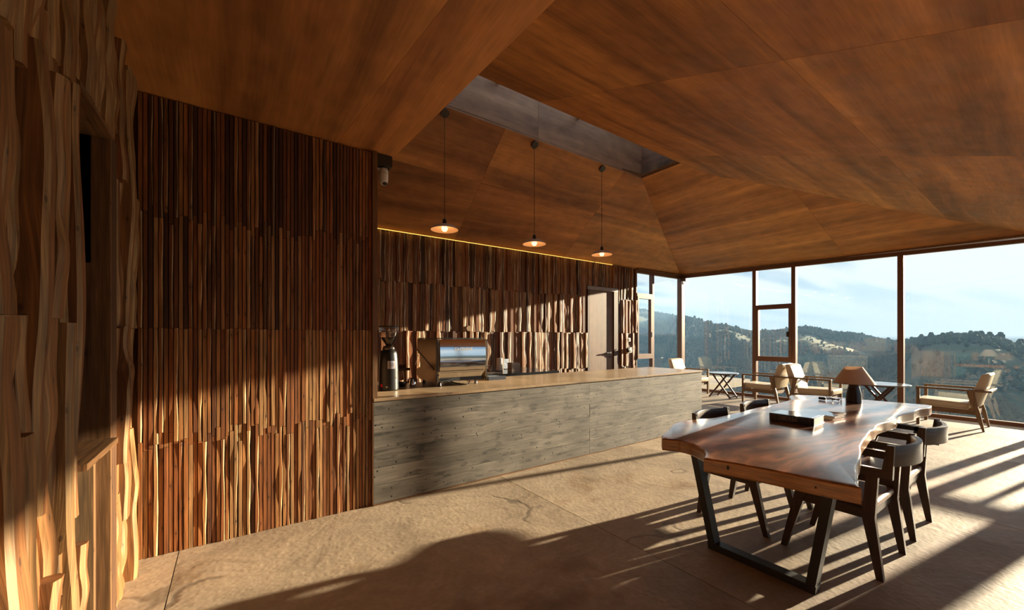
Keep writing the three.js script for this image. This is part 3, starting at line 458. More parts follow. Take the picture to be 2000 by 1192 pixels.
{ // small things behind the machine
  const st = thing('tamping_stand', 'small wooden stand behind the coffee grinder', 'stand', [1.66, 1.0225, -4.85], 0.1);
  part('shelf', box(0.30, 0.03, 0.12, 0, 0.185, 0, 'x'), wood(0.22, 0.10, 0.045, 0.5), st); part('leg', stick([-0.1, 0, 0.03], [-0.06, 0.17, 0.03], 0.022, 0.03), trimwood, st); part('leg', stick([0.1, 0, 0.03], [0.08, 0.17, 0.03], 0.022, 0.03), trimwood, st); part('back_board', box(0.29, 0.04, 0.02, 0, 0.22, -0.05, 'x'), wood(0.22, 0.10, 0.06), st);
  const pc = thing('milk_pitcher', 'small steel milk pitcher beside the coffee machine', 'pitcher', [1.79, 1.02, -4.66]);
  part('cup', lathe([[0, 0], [0.038, 0], [0.04, 0.01], [0.036, 0.06], [0.032, 0.085], [0.03, 0.085], [0.034, 0.06], [0.036, 0.012], [0, 0.008]], 28), chrome, pc); part('handle', tube([[0.034, 0.07, 0], [0.06, 0.065, 0], [0.055, 0.025, 0], [0.038, 0.02, 0]], 0.004, 14), chrome, pc);
  const kb = thing('knock_box', 'low black knock box between the grinder and coffee machine', 'box', [1.64, 1.02, -4.66]); part('tub', lathe([[0, 0], [0.055, 0], [0.06, 0.05], [0.055, 0.05], [0.05, 0.01], [0, 0.01]], 28), blackPlastic, kb); part('bar', stick([-0.055, 0.045, 0], [0.055, 0.045, 0], 0.012, 0.012), chrome, kb);
  // things on the black bench
  const cs = thing('cup_stack', 'tall stack of white paper cups on the black bench', 'cups', [4.13, 0.97, -6.3]); { const pr = [[0, 0]]; for (let i = 0; i < 9; i++) pr.push([0.058 - i * 0.0006, i * 0.028], [0.062 - i * 0.0006, i * 0.028 + 0.024]); pr.push([0.0, 0.25]); part('cups', lathe(pr, 32), whitePlastic, cs); }
  const tb = thing('tissue_box', 'pale wooden tissue box on the black bench', 'box', [4.42, 0.97, -6.25], 0.15); part('box', box(0.21, 0.14, 0.12, 0, 0.07, 0, 'x'), wood(0.64, 0.44, 0.31, 0.5), tb); part('lid', box(0.22, 0.012, 0.13, 0, 0.146, 0, 'x'), wood(0.3, 0.18, 0.11, 0.5), tb); part('tissue', new THREE.ConeGeometry(0.035, 0.05, 9).scale(1, 1, 0.5).translate(-0.05, 0.176, 0), M({ color: lin(0.8, 0.77, 0.72), roughness: 0.9 }), tb);
  const cd = thing('menu_card', 'small blue and white card standing behind the tissue box', 'card', [4.5, 0.97, -6.62]); { const cv = document.createElement('canvas'); cv.width = 64; cv.height = 96; const c = cv.getContext('2d'); c.fillStyle = '#c3ccd8'; c.fillRect(0, 0, 64, 96); c.fillStyle = '#8aa4c4'; for (let i = 0; i < 7; i++) c.fillRect(4 + (i * 9) % 40, 6 + i * 12, 18, 7); const t = new THREE.CanvasTexture(cv); t.colorSpace = THREE.SRGBColorSpace; part('card', new THREE.BoxGeometry(0.13, 0.2, 0.006).translate(0, 0.105, 0), M({ map: t, roughness: 0.5 }), cd); part('stand', box(0.1, 0.012, 0.05, 0, 0.006, 0), blackPlastic, cd); }
  for (const [x, l] of [[3.9, 'clear glass jar nearest the paper cup stack'], [3.78, 'clear glass jar half hidden behind the coffee machine']]) { const j = thing('glass_jar', l, 'jar', [x, 0.97, -6.3], 0, 'jars on the bench'); part('jar', lathe([[0, 0], [0.042, 0], [0.045, 0.01], [0.045, 0.09], [0.04, 0.1]], 28), M({ color: lin(0.9, 0.9, 0.88), transmission: 1, thickness: 0, roughness: 0.02 }), j); part('sugar', lathe([[0, 0.004], [0.04, 0.004], [0.04, 0.05], [0, 0.055]], 24), M({ color: lin(0.5, 0.3, 0.18), roughness: 0.9 }), j); part('lid', lathe([[0, 0.112], [0.044, 0.11], [0.044, 0.098], [0, 0.098]], 24), chrome, j); }
  const rc = thing('filter_cone', 'small red coffee dripper above the glass jars', 'dripper', [3.84, 1.082, -6.46]); part('cone', lathe([[0.02, 0], [0.065, 0.09], [0.06, 0.09], [0.016, 0.004]], 24), M({ color: lin(0.35, 0.05, 0.03), roughness: 0.3 }), rc); part('plate', lathe([[0, 0], [0.05, 0], [0.05, -0.006], [0, -0.006]], 20), blackPlastic, rc); part('stand', mergeGeometries([boxAB(-0.006, 0.006, -0.112, 0, 0.045, 0.055), boxAB(-0.06, 0.06, -0.112, -0.104, -0.05, 0.05)].map((q) => q)), blackPlastic, rc);
  const tr = thing('paper_stack', 'loose stack of white papers at the left end of the black bench', 'papers', [3.72, 0.97, -5.98], 0.2); for (let i = 0; i < 3; i++) part('sheet', box(0.3, 0.004, 0.2, i * 0.012, 0.002 + i * 0.0045, i * 0.008), M({ color: lin(0.62 - i * 0.06, 0.5, 0.42), roughness: 0.8 }), tr, null, [0, i * 0.08, 0]);
  const fz = thing('steel_sink', 'dark steel tray beside the coffee machine', 'tray', [2.98, 1.02, -4.72]); part('tray', mergeGeometries([boxAB(-0.14, 0.14, 0, 0.012, -0.16, 0.12), boxAB(-0.14, 0.14, 0.012, 0.05, 0.11, 0.12), boxAB(-0.14, 0.14, 0.012, 0.05, -0.16, -0.15), boxAB(0.13, 0.14, 0.012, 0.05, -0.15, 0.11), boxAB(-0.14, -0.13, 0.012, 0.05, -0.15, 0.11)]), M({ color: lin(0.1, 0.11, 0.13), roughness: 0.3, metalness: 0.6 }), fz); part('cloth', rbox(0.2, 0.03, 0.16, 0.012, 0, 0.03, 0), M({ color: lin(0.12, 0.16, 0.22), roughness: 0.9 }), fz);
}
{ // round wooden disc, switches and camera on the walls
  const d = thing('wall_disc', 'round slice of pale wood fixed on the slatted back wall', 'disc', [3.945, 1.79, BACK + 0.075]); part('slice', new THREE.CylinderGeometry(0.055, 0.05, 0.03, 18).rotateX(Math.PI / 2), wood(0.55, 0.33, 0.17, 0.6), d); part('bark', new THREE.TorusGeometry(0.053, 0.006, 8, 20), wood(0.12, 0.05, 0.02), d);
  const a = thing('wall_switch', 'small grey switch plate above the larger socket beside the door', 'switch', [8.975, 1.545, BACK + 0.088]); part('plate', rbox(0.11, 0.10, 0.02, 0.004), whitePlastic, a); part('rocker', rbox(0.04, 0.06, 0.01, 0.003, 0, 0, 0.012), M({ color: lin(0.5, 0.5, 0.5), roughness: 0.4 }), a);
  const b = thing('power_socket', 'grey socket plate with a black plug on the slatted wall', 'socket', [9.02, 1.26, BACK + 0.088]); part('plate', rbox(0.14, 0.15, 0.02, 0.004), whitePlastic, b); part('plug', rbox(0.05, 0.12, 0.07, 0.006, -0.1, 0, 0.02), blackPlastic, b); part('cable', tube([[-0.1, -0.05, 0.05], [-0.14, 0.02, 0.06], [-0.17, 0.10, 0.03]], 0.007, 14), blackPlastic, b); part('cable', tube([[0.06, -0.04, 0.02], [0.10, 0.06, 0.04], [0.11, 0.17, 0.01]], 0.007, 14), chrome, b);
  const c = thing('security_camera', 'white capsule security camera under a dark bracket at the batten wall corner', 'camera', [1.215, 3.375, -3.93]); part('bracket', boxAB(-0.075, 0.065, -0.10, 0, -0.06, 0.06), M({ color: lin(0.03, 0.025, 0.02), roughness: 0.6 }), c); part('body', lathe([[0, -0.275], [0.022, -0.272], [0.036, -0.255], [0.043, -0.22], [0.043, -0.14], [0.036, -0.115], [0.015, -0.105], [0, -0.105]], 32), whitePlastic, c); part('seam', new THREE.TorusGeometry(0.0432, 0.0012, 6, 32).rotateX(Math.PI / 2).translate(0, -0.165, 0), blackPlastic, c); part('lens', new THREE.SphereGeometry(0.026, 20, 12).scale(1, 0.6, 1).translate(0.006, -0.262, 0.014), blackPlastic, c); part('arm', stick([-0.09, -0.125, 0], [-0.03, -0.125, 0], 0.015, 0.015), whitePlastic, c);
  const e = thing('corner_sensor', 'small white sensor with a dark cap at the top of the glass corner', 'sensor', [EAVE - 0.14, 3.30, BACK + 0.15]); part('cap', new THREE.CylinderGeometry(0.11, 0.11, 0.08, 28).translate(0, 0.10, 0), M({ color: lin(0.07, 0.035, 0.02), roughness: 0.5 }), e); part('body', rbox(0.07, 0.10, 0.06, 0.012, 0, 0.01, 0), whitePlastic, e); part('lens', rbox(0.03, 0.05, 0.02, 0.006, 0, -0.02, 0.03), blackPlastic, e);
}
// ---- pendants
const bulbMat = M({ color: lin(0.9, 0.75, 0.5), emissive: lin(1.0, 0.62, 0.25), emissiveIntensity: 1.4, roughness: 0.3 });
const shadeMat = M({ color: lin(0.55, 0.33, 0.20), roughness: 0.55 });
for (const [x, y, z, cy, l] of [[2.60, 3.235, -5.47, 4.985, 'wooden saucer pendant lamp nearest the batten wall'], [4.31, 3.25, -5.47, 4.985, 'wooden saucer pendant lamp hanging in the middle of the row'], [6.02, 3.27, -5.47, 4.985, 'wooden saucer pendant lamp nearest the door']]) {
  const g = thing('pendant_lamp', l, 'lamp', [x, y, z], 0, 'pendants over the counter');
  part('shade', lathe([[0.205, -0.015], [0.19, 0.012], [0.15, 0.038], [0.09, 0.058], [0.035, 0.068], [0.03, 0.064], [0.085, 0.052], [0.145, 0.031], [0.185, 0.006], [0.203, -0.018], [0.205, -0.015]], 48), shadeMat, g);
  part('bulb', lathe([[0, -0.045], [0.025, -0.04], [0.043, -0.018], [0.047, 0.005], [0.038, 0.03], [0.022, 0.045], [0.02, 0.06], [0, 0.06]], 24), bulbMat, g);
  part('socket', lathe([[0.03, 0.062], [0.032, 0.09], [0.028, 0.13], [0.014, 0.15], [0, 0.155]], 24), blackPlastic, g);
  part('cord', new THREE.CylinderGeometry(0.004, 0.004, cy - y - 0.15, 8).translate(0, (cy - y + 0.15) / 2, 0), blackPlastic, g);
  part('ceiling_rose', new THREE.CylinderGeometry(0.065, 0.065, 0.035, 28).rotateX(-0.68).translate(0, cy - y - 0.02, 0.012), M({ color: lin(0.035, 0.018, 0.012), roughness: 0.45 }), g);
  const pl = new THREE.PointLight(new THREE.Color().setRGB(1, 0.62, 0.28), 0.07, 0, 2); pl.position.set(x, y, z); pl.castShadow = true; scene.add(pl);
}
{ // glowing strip above the back wall
  const g = thing('led_strip', 'thin glowing warm light strip along the top of the slatted back wall', 'light');
  const em = M({ color: lin(1, 0.7, 0.2), emissive: lin(1.0, 0.60, 0.12), emissiveIntensity: 0.8 });
  for (const [a, b] of [[1.1, 7.62], [7.66, 8.32]]) part('light_tube', boxAB(a, b, 3.546, 3.556, BACK + 0.06, BACK + 0.07), em, g);
  const ra = new THREE.RectAreaLight(new THREE.Color().setRGB(1, 0.62, 0.15), 1.5, 7.2, 0.02); ra.position.set(4.7, 3.53, BACK + 0.085); ra.lookAt(4.7, 3.2, BACK + 0.3); scene.add(ra);
}
// ---- dining table
{
  const g = thing('dining_table', 'long live-edge slab dining table with glossy dark top on black steel legs', 'table');
  const H = 0.86, T = 0.088;
  const left = [[2.579, -1.761], [2.66, -1.82], [2.762, -1.864], [2.938, -1.935], [3.1, -2.01], [3.259, -2.035], [3.472, -2.0], [3.672, -1.945], [3.993, -1.945], [4.3, -1.955], [4.568, -1.967], [4.9, -1.955], [5.213, -1.975], [5.45, -1.99], [5.637, -2.058], [5.78, -2.12], [5.904, -2.139], [6.0, -2.10]];
  const far = [[6.14, -1.93], [6.17, -1.6], [6.22, -1.25], [6.28, -0.98]], right = [[6.24, -0.93], [6.026, -0.915], [5.9, -0.95], [5.739, -0.964], [5.56, -0.955], [5.394, -0.975], [5.184, -0.992], [4.95, -0.965], [4.731, -0.971], [4.58, -0.99], [4.430, -0.983], [4.27, -0.958], [4.117, -0.956], [3.92, -0.925], [3.731, -0.900], [3.55, -0.868], [3.381, -0.826], [3.160, -0.777], [2.95, -0.74], [2.793, -0.696], [2.66, -0.665], [2.59, -0.645]];
  const near = [[2.54, -0.62], [2.50, -0.8], [2.47, -1.0], [2.42, -1.2], [2.372, -1.33]], lobe = [[2.47, -1.375], [2.55, -1.43], [2.60, -1.50], [2.635, -1.58], [2.64, -1.66], [2.605, -1.72]];
  const all = [...left, ...far, ...right, ...near, ...lobe], R = rng(9), pts = [];
  const line = []; [[...left], [left[left.length - 1], ...far], [far[far.length - 1], ...right, near[0]], [...near], [near[near.length - 1], ...lobe, left[0]]].forEach((q) => { const cur = new THREE.CatmullRomCurve3(q.map((p) => new THREE.Vector3(p[0], 0, p[1])), false, 'catmullrom', 0.4), n = q.length * 5; for (let i = 0; i < n; i++) line.push(cur.getPoint(i / n)); });
  for (let i = 0; i < line.length; i++) { if (line[i].distanceTo(line[(i + 1) % line.length]) < 0.004) continue; const p = line[i], w = (p.x > 2.65 && p.x < 6.0) ? 0.007 : 0.001; pts.push(new THREE.Vector2(p.x + (vn(i * 0.31, 1.5, 3) - 0.5) * w, -(p.z + (vn(i * 0.37, 7.5, 4) - 0.5) * w * 1.6))); }
  const sh = new THREE.Shape(pts), eg = new THREE.ExtrudeGeometry(sh, { depth: T - 0.02, bevelEnabled: true, bevelThickness: 0.01, bevelSize: 0.012, bevelOffset: -0.012, bevelSegments: 3, steps: 1 });
  eg.rotateX(-Math.PI / 2); eg.translate(0, H - T + 0.01, 0);
  const sg = toCreasedNormals(eg, 0.3), uv = sg.attributes.uv, ps = sg.attributes.position, nr = sg.attributes.normal;
  sg.clearGroups(); const topI = [], sideI = []; for (let i = 0; i < ps.count; i += 3) { const up = nr.getY(i) > 0.6 && nr.getY(i + 1) > 0.6; (up ? topI : sideI).push(i, i + 1, i + 2); for (let k = i; k < i + 3; k++) up ? uv.setXY(k, ps.getZ(k) + 2.4, ps.getX(k)) : uv.setXY(k, ps.getY(k) * 1.0, ps.getX(k) + ps.getZ(k) * 1.7); }
  sg.setIndex([...topI, ...sideI]); sg.addGroup(0, topI.length, 0); sg.addGroup(topI.length, sideI.length, 1);
  part('tabletop', sg, [tableTop, tableSide], g);
  const knot = M({ color: lin(0.03, 0.012, 0.004), roughness: 0.5 });
  for (const [z, x, y, s] of [[-0.80, 2.503, 0.815, 0.011], [-0.835, 2.497, 0.822, 0.008], [-0.955, 2.483, 0.82, 0.008], [-1.10, 2.452, 0.825, 0.011], [-1.21, 2.419, 0.825, 0.013]]) part('knot', new THREE.SphereGeometry(s, 10, 8).scale(0.3, 1.1, 1).translate(x, y, z), knot, g);
  for (const x of [3.0, 5.25]) {
    const fr = part('leg_frame', bar([[x, 0, -1.285, 0.04, 0.34], [x, 0.05, -1.285, 0.04, 0.345]]), steelBlack, g);
    part('leg', bar([[x, 0.05, -1.60, 0.04, 0.026], [x, H - T, -1.76, 0.04, 0.026]]), steelBlack, fr); part('leg', bar([[x, 0.05, -0.97, 0.04, 0.026], [x, H - T, -0.86, 0.04, 0.026]]), steelBlack, fr);
    part('top_bar', boxAB(x - 0.04, x + 0.04, H - T - 0.04, H - T, -1.77, -0.85), steelBlack, fr);
  }
}
// ---- dining chairs
function diningChair(label, pos, turn, armLen) {
  const g = thing('dining_chair', label, 'chair', pos, turn, 'dark chairs around the table');
  for (const s of [-1, 1]) {
    const x = s * 0.285;
    part('leg', bar([[x * 1.01, 0, -0.275, 0.019, 0.019], [x, 0.40, -0.215, 0.021, 0.034], [x, 0.69, -0.235, 0.02, 0.03]]), darkwood, g);
    part('leg', bar([[x * 1.01, 0, 0.285, 0.019, 0.019], [x, 0.46, 0.17, 0.021, 0.035]]), darkwood, g);
    part('arm', rbox(0.042, 0.06, 0.33 + armLen, 0.008, x, 0.705, -0.33 + (0.33 + armLen) / 2, 'z'), darkwood, g);
    part('arm_post', bar([[x, 0.45, 0.15, 0.02, 0.026], [x, 0.68, Math.min(0.12, armLen - 0.04), 0.02, 0.022]]), darkwood, g);
    part('upright', bar([[x, 0.675, -0.305, 0.019, 0.03], [x, 0.9, -0.325, 0.018, 0.019]]), darkwood, g);
    part('side_rail', rbox(0.03, 0.07, 0.4, 0.005, x * 0.99, 0.415, -0.02, 'z'), darkwood, g);
  }
  const arc = (o) => { const a = []; for (let i = 0; i <= 16; i++) { const t = i / 16 * 2 - 1; a.push([t * (0.285 - (o < 0 ? 0 : 0)), -0.318 - 0.085 * (1 - t * t) - o]); } return a; };
  const sp = new THREE.Shape([...arc(0.012), ...arc(-0.012).reverse()].map((p) => new THREE.Vector2(p[0], -p[1]))), bg = new THREE.ExtrudeGeometry(sp, { depth: 0.125, bevelEnabled: true, bevelSize: 0.004, bevelThickness: 0.004, bevelSegments: 2 });
  bg.rotateX(-Math.PI / 2); bg.translate(0, 0.765, 0); part('backrest', toCreasedNormals(metric(bg, 'x'), 0.6), darkwood, g);
  part('cross_rail', boxAB(-0.265, 0.265, 0.375, 0.43, 0.16, 0.185, 'x'), darkwood, g); part('cross_rail', boxAB(-0.265, 0.265, 0.375, 0.43, -0.22, -0.195, 'x'), darkwood, g);
  part('seat', rbox(0.53, 0.055, 0.47, 0.024, 0, 0.452, 0.0, 'x', 4), brownLeather, g);
}
diningChair('dark wooden armchair with brown leather seat nearest the camera, on the window side', [3.785, 0, -1.03], Math.PI, 0.12);
diningChair('dark wooden armchair with brown leather seat behind the nearest chair, on the window side', [4.69, 0, -1.03], Math.PI, 0.12);
diningChair('dark wooden armchair tucked under the table on the counter side, nearer end', [3.80, 0, -1.73], 0, 0.0);
diningChair('dark wooden armchair tucked under the table on the counter side, farther end', [4.71, 0, -1.73], 0, 0.0);
// ---- armchairs
function armchair(label, pos, turn) {
  const g = thing('lounge_armchair', label, 'armchair', pos, turn, 'cream armchairs by the glazing');
  for (const s of [-1, 1]) {
    const x = s * 0.33;
    part('leg', boxAB(x - 0.023, x + 0.023, 0, 0.668, 0.365, 0.41), blonde, g);
    part('leg', bar([[x, 0, -0.405, 0.02, 0.014], [x, 0.30, -0.335, 0.021, 0.034], [x, 0.47, -0.29, 0.021, 0.038], [x, 0.668, -0.255, 0.021, 0.045]]), blonde, g);
    part('arm', rbox(0.055, 0.034, 0.91, 0.006, x, 0.685, -0.04, 'z'), blonde, g);
    part('seat_rail', boxAB(x - 0.016, x + 0.016, 0.27, 0.345, -0.31, 0.37, 'z'), blonde, g);
  }
  part('rear_bar', rbox(0.64, 0.034, 0.05, 0.005, 0, 0.685, -0.468, 'x'), blonde, g); part('cross_rail', boxAB(-0.314, 0.314, 0.27, 0.34, -0.335, -0.31, 'x'), blonde, g); part('cross_rail', boxAB(-0.314, 0.314, 0.27, 0.345, 0.355, 0.38, 'x'), blonde, g);
  part('seat_cushion', toCreasedNormals(metric(new RoundedBoxGeometry(0.606, 0.12, 0.66, 4, 0.03).rotateX(-0.03).translate(0, 0.41, 0.10), 'x'), 0.9), cream, g);
  part('back_cushion', toCreasedNormals(profileX([[-0.215, 0.44], [-0.345, 0.40], [-0.415, 0.68], [-0.478, 0.96], [-0.462, 0.985], [-0.40, 0.975], [-0.372, 0.955], [-0.285, 0.70]], 0.602, 0.02), 0.6), cream, g);
}
armchair('cream leather armchair standing alone by the right-hand window', [10.78, 0, -1.345], Math.PI);
armchair('cream leather armchair with its back to another, facing the folding table by the corner', [10.80, 0, -4.46], Math.PI);
armchair('cream leather armchair back to back with another, half behind the table lamp', [10.80, 0, -3.46], 0);
armchair('cream leather armchair in the far glass corner, half hidden by the counter', [10.80, 0, -6.50], 0);
// ---- folding side tables
function sideTable(label, x, z, r, turn) {
  const g = thing('folding_table', label, 'table', [x, 0, z], turn, 'folding tables by the glazing');
  part('top', lathe([[0, 0.665], [r - 0.006, 0.665], [r, 0.66], [r, 0.647], [r - 0.006, 0.642], [0, 0.642]], 40), M({ color: lin(0.17, 0.15, 0.14), roughness: 0.2, clearcoat: 0.4 }), g);
  for (const s of [-1, 1]) { part('leg', stick([s * 0.21, 0.012, -0.27], [s * 0.21, 0.63, 0.2], 0.022, 0.04), foldwood, g); part('leg', stick([s * 0.18, 0.012, 0.27], [s * 0.18, 0.63, -0.2], 0.022, 0.04), foldwood, g); part('batten', boxAB(s * 0.2 - 0.02, s * 0.2 + 0.02, 0.61, 0.642, -0.26, 0.26, 'z'), foldwood, g); }
  part('foot_bar', boxAB(-0.21, 0.21, 0.03, 0.055, -0.27, -0.24, 'x'), foldwood, g); part('foot_bar', boxAB(-0.18, 0.18, 0.03, 0.055, 0.24, 0.27, 'x'), foldwood, g);
}
sideTable('round folding table with crossed legs between the armchairs near the glass corner', 10.77, -5.49, 0.37, 0);
sideTable('round folding table with crossed legs just behind the table lamp', 10.85, -2.35, 0.46, 0);
// ---- table lamp, cable, book, magazine
{
  const y = 0.861, g = thing('table_lamp', 'table lamp with a dark tapered base and a beige cone shade', 'lamp', [5.79, y, -1.48]);
  part('base', lathe([[0, 0], [0.07, 0], [0.073, 0.006], [0.072, 0.05], [0.066, 0.11], [0.054, 0.17], [0.04, 0.22], [0.028, 0.245], [0, 0.25]], 48), M({ color: lin(0.035, 0.018, 0.012), roughness: 0.35, map: grainTex }), g);
  part('shade', lathe([[0.192, 0.222], [0.078, 0.408], [0.075, 0.408], [0.188, 0.222], [0.192, 0.222]], 56), M({ color: lin(0.72, 0.58, 0.47), roughness: 0.9, transmission: 0.35, thickness: 0, side: THREE.DoubleSide }), g);
  part('shade_rim', new THREE.TorusGeometry(0.19, 0.003, 6, 48).rotateX(Math.PI / 2).translate(0, 0.222, 0), blonde, g);
  part('bulb', lathe([[0, 0.34], [0.028, 0.32], [0.03, 0.295], [0.016, 0.262], [0.014, 0.24], [0, 0.24]], 20), whitePlastic, g);
  const c = thing('power_cable', 'coiled black lamp cable lying on the tabletop beside the lamp', 'cable', [0, y, 0]);
  part('coil', tube([[5.71, 0.008, -1.58], [5.76, 0.02, -1.575], [5.80, 0.03, -1.60], [5.76, 0.012, -1.66], [5.70, 0.02, -1.70], [5.75, 0.035, -1.74], [5.80, 0.02, -1.66], [5.74, 0.012, -1.60], [5.70, 0.03, -1.64], [5.76, 0.02, -1.72], [5.82, 0.012, -1.62], [5.72, 0.006, -1.57]], 0.0045, 120, 6), blackPlastic, c);
  part('plug', rbox(0.03, 0.03, 0.07, 0.006, 5.74, 0.018, -1.76), blackPlastic, c); part('tie', new THREE.TorusGeometry(0.016, 0.004, 6, 14).translate(5.75, 0.02, -1.665), blackPlastic, c);
  const cover = M({ color: lin(0.022, 0.012, 0.022), roughness: 0.22, clearcoat: 0.8, clearcoatRoughness: 0.08 });
  const b = thing('wine_book', 'thick hardback wine book with a dark purple spine lying on the table', 'book', [3.975, y, -1.445], 0.03);
  const D = 0.26, L = 0.335, T = 0.062;
  part('cover', mergeGeometries([boxAB(0, D, 0, 0.004, -L / 2, L / 2), boxAB(0, D, T - 0.004, T, -L / 2, L / 2), boxAB(0, 0.004, 0, T, -L / 2, L / 2)]), cover, b);
  part('pages', boxAB(0.005, D - 0.006, 0.004, T - 0.004, -L / 2 + 0.004, L / 2 - 0.004), M({ color: lin(0.72, 0.66, 0.55), roughness: 0.9 }), b);
  const font = await new FontLoader().loadAsync('fonts/droid/droid_sans_regular.typeface.json');
  const tg = new TextGeometry('WINE', { font, size: 0.034, depth: 0.0008, curveSegments: 3 }); tg.computeBoundingBox(); const tw = tg.boundingBox.max.x; tg.scale(0.138 / tw, 1, 1); tg.rotateY(-Math.PI / 2);
  part('title', tg.translate(-0.0002, 0.014, -0.088), M({ color: lin(0.42, 0.30, 0.26), roughness: 0.5 }), b);
  part('spine_rule', boxAB(-0.0006, 0.0004, 0.008, T - 0.008, -0.098, -0.0965), M({ color: lin(0.3, 0.2, 0.16), roughness: 0.5 }), b); part('spine_rule', boxAB(-0.0006, 0.0004, 0.006, T - 0.006, 0.135, 0.139), M({ color: lin(0.13, 0.08, 0.05), roughness: 0.4 }), b);
  part('spine_picture', boxAB(-0.0006, 0.0004, 0.004, T - 0.012, -0.16, -0.11), M({ map: grainTex, color: lin(0.10, 0.045, 0.025), roughness: 0.3 }), b);
  part('cover_picture', boxAB(0.02, D - 0.02, T, T + 0.0006, -L / 2 + 0.02, L / 2 - 0.02), M({ color: lin(0.045, 0.05, 0.06), roughness: 0.12, clearcoat: 1, clearcoatRoughness: 0.05 }), b);
  const mg = thing('magazine_stack', 'two thin magazines lying behind the thick book on the table', 'magazines', [4.54, y, -1.43], -0.06);
  const sheet = (y0, dx, dz, mat) => { const q = new THREE.BoxGeometry(0.25, 0.014, 0.33, 8, 1, 8), p = q.attributes.position; for (let i = 0; i < p.count; i++) { const cx = p.getX(i) / 0.125, cz = p.getZ(i) / 0.165; p.setY(i, p.getY(i) + y0 + 0.012 * Math.max(0, cz * 0.6 + cx * 0.4) ** 2 * (y0 > 0.015 ? 1 : 0.15)); } q.translate(dx, 0, dz); q.computeVertexNormals(); return metric(q); };
  part('magazine', sheet(0.008, 0, 0), M({ color: lin(0.6, 0.52, 0.42), roughness: 0.7 }), mg); part('magazine', sheet(0.0225, 0.012, 0.008), M({ color: lin(0.5, 0.46, 0.4), roughness: 0.6 }), mg); part('magazine_cover', sheet(0.0225, 0.012, 0.008).scale(1.003, 0.15, 1.003).translate(0, 0.0275, 0), M({ color: lin(0.05, 0.055, 0.065), roughness: 0.18, clearcoat: 0.8 }), mg);
}
// ---------------------------------------------------------------- the land outside
const land = (() => {
  const prof = [[-200, 600], [900, 592], [1150, 596], [1243, 606], [1320, 617], [1335, 622], [1400, 636], [1475, 650], [1510, 648], [1575, 641], [1650, 651], [1755, 668], [1800, 668], [1830, 664], [1880, 661], [1940, 668], [2000, 686], [2150, 700], [2400, 690], [3200, 670], [6000, 660]].map(([u, v]) => { const a = (u - 1000) / FOCAL, x = 0.574 + 0.8188 * a, z = -0.8185 + 0.5744 * a; return [Math.atan2(z, x), (HORIZON - v) / FOCAL / Math.hypot(1, a), u]; });
  const crest = (az) => { for (let i = 0; i + 1 < prof.length; i++) if (az >= prof[i][0] && az < prof[i + 1][0]) { const t = (az - prof[i][0]) / (prof[i + 1][0] - prof[i][0]); return lerp(prof[i][1], prof[i + 1][1], t * t * (3 - 2 * t)); } return az < prof[0][0] ? prof[0][1] : 0.01; };
  const azNear = prof[5][0];
  const rad = (az) => lerp(2600, 1150, smooth(azNear - 0.05, azNear + 0.02, az)) - 420 * smooth(prof[11][0] - 0.03, prof[11][0] + 0.05, az);
  const height = (r, az) => {
    const Rr = rad(az), top = crest(az) * Rr + 1.6, t = r / Rr, x = Math.cos(az) * r, z = Math.sin(az) * r;
    let y = r < 14 ? -0.45 : r < 60 ? lerp(-0.45, -15, (r - 14) / 46) : lerp(-15, -150, smooth(60, 420, r));
    const rise = smooth(0.36, 1.0, t), foot = smooth(0.30, 0.5, t);
    y = lerp(y, top, Math.pow(rise, 0.85)); if (t > 1) y = top - (t - 1) * Rr * 0.35;
    const w = smooth(60, 300, r) * (1 - smooth(0.8, 1.0, t) * 0.9);
    y += w * (fbm(x / 260 + 50, z / 260 + 50, 301, 4) - 0.5) * 110 * (0.35 + 0.65 * foot) + w * (fbm(x / 70 + 50, z / 70 + 50, 307, 3) - 0.5) * 18;
    return y;
  };
  return { height, rad, azNear, prof };
})();
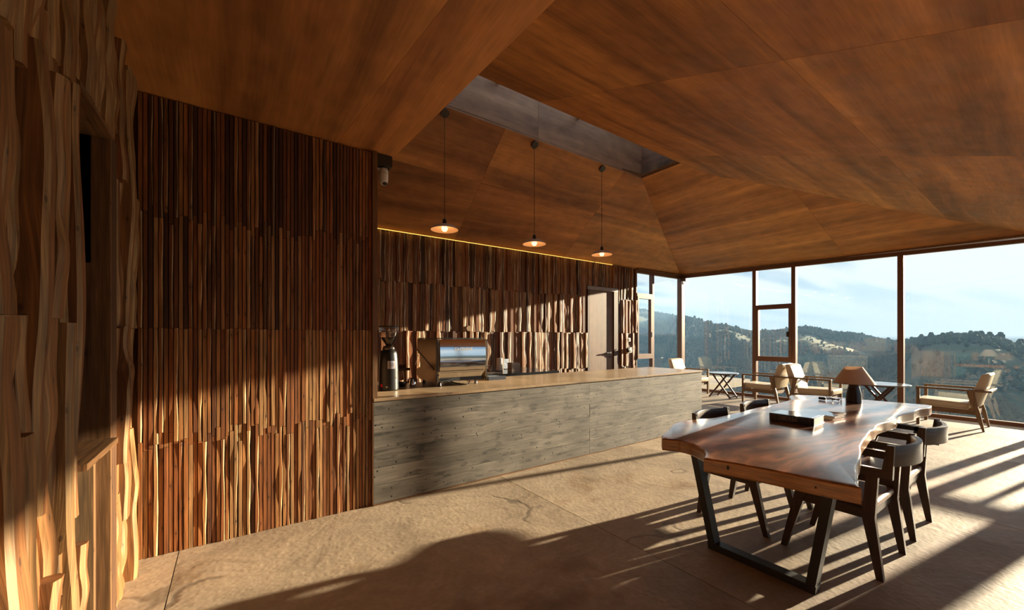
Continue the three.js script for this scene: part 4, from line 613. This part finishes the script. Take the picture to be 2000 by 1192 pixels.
{
  const a0 = -1.75, a1 = 1.2, NA = 560, NR = 130, pos = [], col = [], idx = [];
  const azs = [], rs = []; for (let i = 0; i <= NA; i++) azs.push(lerp(a0, a1, i / NA)); for (let j = 0; j <= NR; j++) rs.push(j / NR);
  for (let i = 0; i <= NA; i++) for (let j = 0; j <= NR; j++) {
    const az = azs[i], Rr = land.rad(az), r = 13 * Math.pow(Rr * 1.12 / 13, rs[j]), rr = rs[j] < 0.45 ? r : r, x = Math.cos(az) * rr, z = Math.sin(az) * rr, y = land.height(rr, az); pos.push(x, y, z);
    const f = fbm(x / 90 + 50, z / 90 + 50, 311, 4), q = fbm(x / 30 + 50, z / 30 + 50, 317, 3), ter = 0.5 + 0.5 * Math.sin(y * 0.35 + f * 8), field = smooth(0.52, 0.62, f) * (1 - 0.75 * smooth(land.prof[10][0] - 0.02, land.prof[10][0] + 0.04, az)) * (1 - smooth(0.8, 0.95, rr / Rr));
    const c = mixc([0.028, 0.042, 0.02], mixc([0.07, 0.085, 0.028], [0.15, 0.14, 0.06], q * ter), field).map((v) => v * (0.7 + 0.6 * q)); col.push(...c);
  }
  for (let i = 0; i < NA; i++) for (let j = 0; j < NR; j++) { const a = i * (NR + 1) + j, b = a + NR + 1; idx.push(a, a + 1, b, b, a + 1, b + 1); }
  const g = new THREE.BufferGeometry(); g.setAttribute('position', new THREE.Float32BufferAttribute(pos, 3)); g.setAttribute('color', new THREE.Float32BufferAttribute(col, 3)); g.setIndex(idx); g.computeVertexNormals(); if (g.attributes.normal.getY(5000) < 0) { for (let k = 0; k < idx.length; k += 3) { const t = idx[k]; idx[k] = idx[k + 2]; idx[k + 2] = t; } g.setIndex(idx); g.computeVertexNormals(); }
  tag(part('hillside', g, M({ vertexColors: true, roughness: 1 })), 'wooded hills and terraced fields beyond the windows', 'hill', null, 'structure');
  tag(part('ground', new THREE.CylinderGeometry(13.2, 13.2, 0.3, 48).translate(0, -0.6, 0), M({ color: lin(0.16, 0.15, 0.10), roughness: 1, map: floorTex })), 'bare ground around the building', 'ground', null, 'structure');
  tag(part('terrace', boxAB(-4, 12, -0.3, -0.06, FRONT + 0.35, FRONT + 14), concrete), 'unseen pale concrete terrace added outside the front glazing to bounce light indoors', 'terrace', null, 'structure').name = 'terrace_001';  // out of view, added so sunlight bounces in through the front glazing
  tag(part('terrace', boxAB(6, 17, -0.3, -0.06, -12.5, BACK - 0.35), concrete), 'pale concrete terrace outside the glass end of the back wall', 'terrace', null, 'structure');
  // trees
  const R = rng(77), gs = []; const blob = (y, r, sy) => { const q = new THREE.IcosahedronGeometry(r, 0); q.scale(1, sy, 1); q.translate(0, y, 0); return q; };
  gs.push(blob(0.55, 0.36, 1.25), blob(0.85, 0.24, 1.1)); const tg = mergeGeometries(gs); tg.computeVertexNormals();
  const N = 42000, im = new THREE.InstancedMesh(tg, M({ color: lin(1, 1, 1), roughness: 1 }), N), m4 = new THREE.Matrix4(), q = new THREE.Quaternion(), up = new THREE.Vector3(0, 1, 0); let n = 0;
  for (let k = 0; k < 160000 && n < N; k++) {
    const az = lerp(-1.25, 0.15, R()), Rr = land.rad(az), t = lerp(0.34, 1.03, Math.pow(R(), 0.6)), r = Rr * t, x = Math.cos(az) * r, z = Math.sin(az) * r, f = fbm(x / 90 + 50, z / 90 + 50, 311, 4);
    if (f > 0.53 && R() > 0.04 && t < 0.9) continue;
    const s = (3.2 + R() * 3.6) * (R() < 0.02 && t > 0.9 ? 1.8 : 1); q.setFromAxisAngle(up, R() * 6.28); m4.compose(new THREE.Vector3(x, land.height(r, az) - 0.6, z), q, new THREE.Vector3(s * (0.9 + R() * 0.5), s, s)); im.setMatrixAt(n, m4); const c = 0.7 + R() * 0.7; im.setColorAt(n, lin(0.026 * c, 0.042 * c, 0.02 * c)); n++;
  }
  im.count = n; im.name = 'forest'; im.castShadow = im.receiveShadow = true; tag(im, 'dense woodland covering the distant hills', 'trees', null, 'stuff'); scene.add(im);
}
scene.fog = new THREE.FogExp2(new THREE.Color().setRGB(0.38, 0.66, 1.0), 0.00015);
renderer.render(scene, camera);
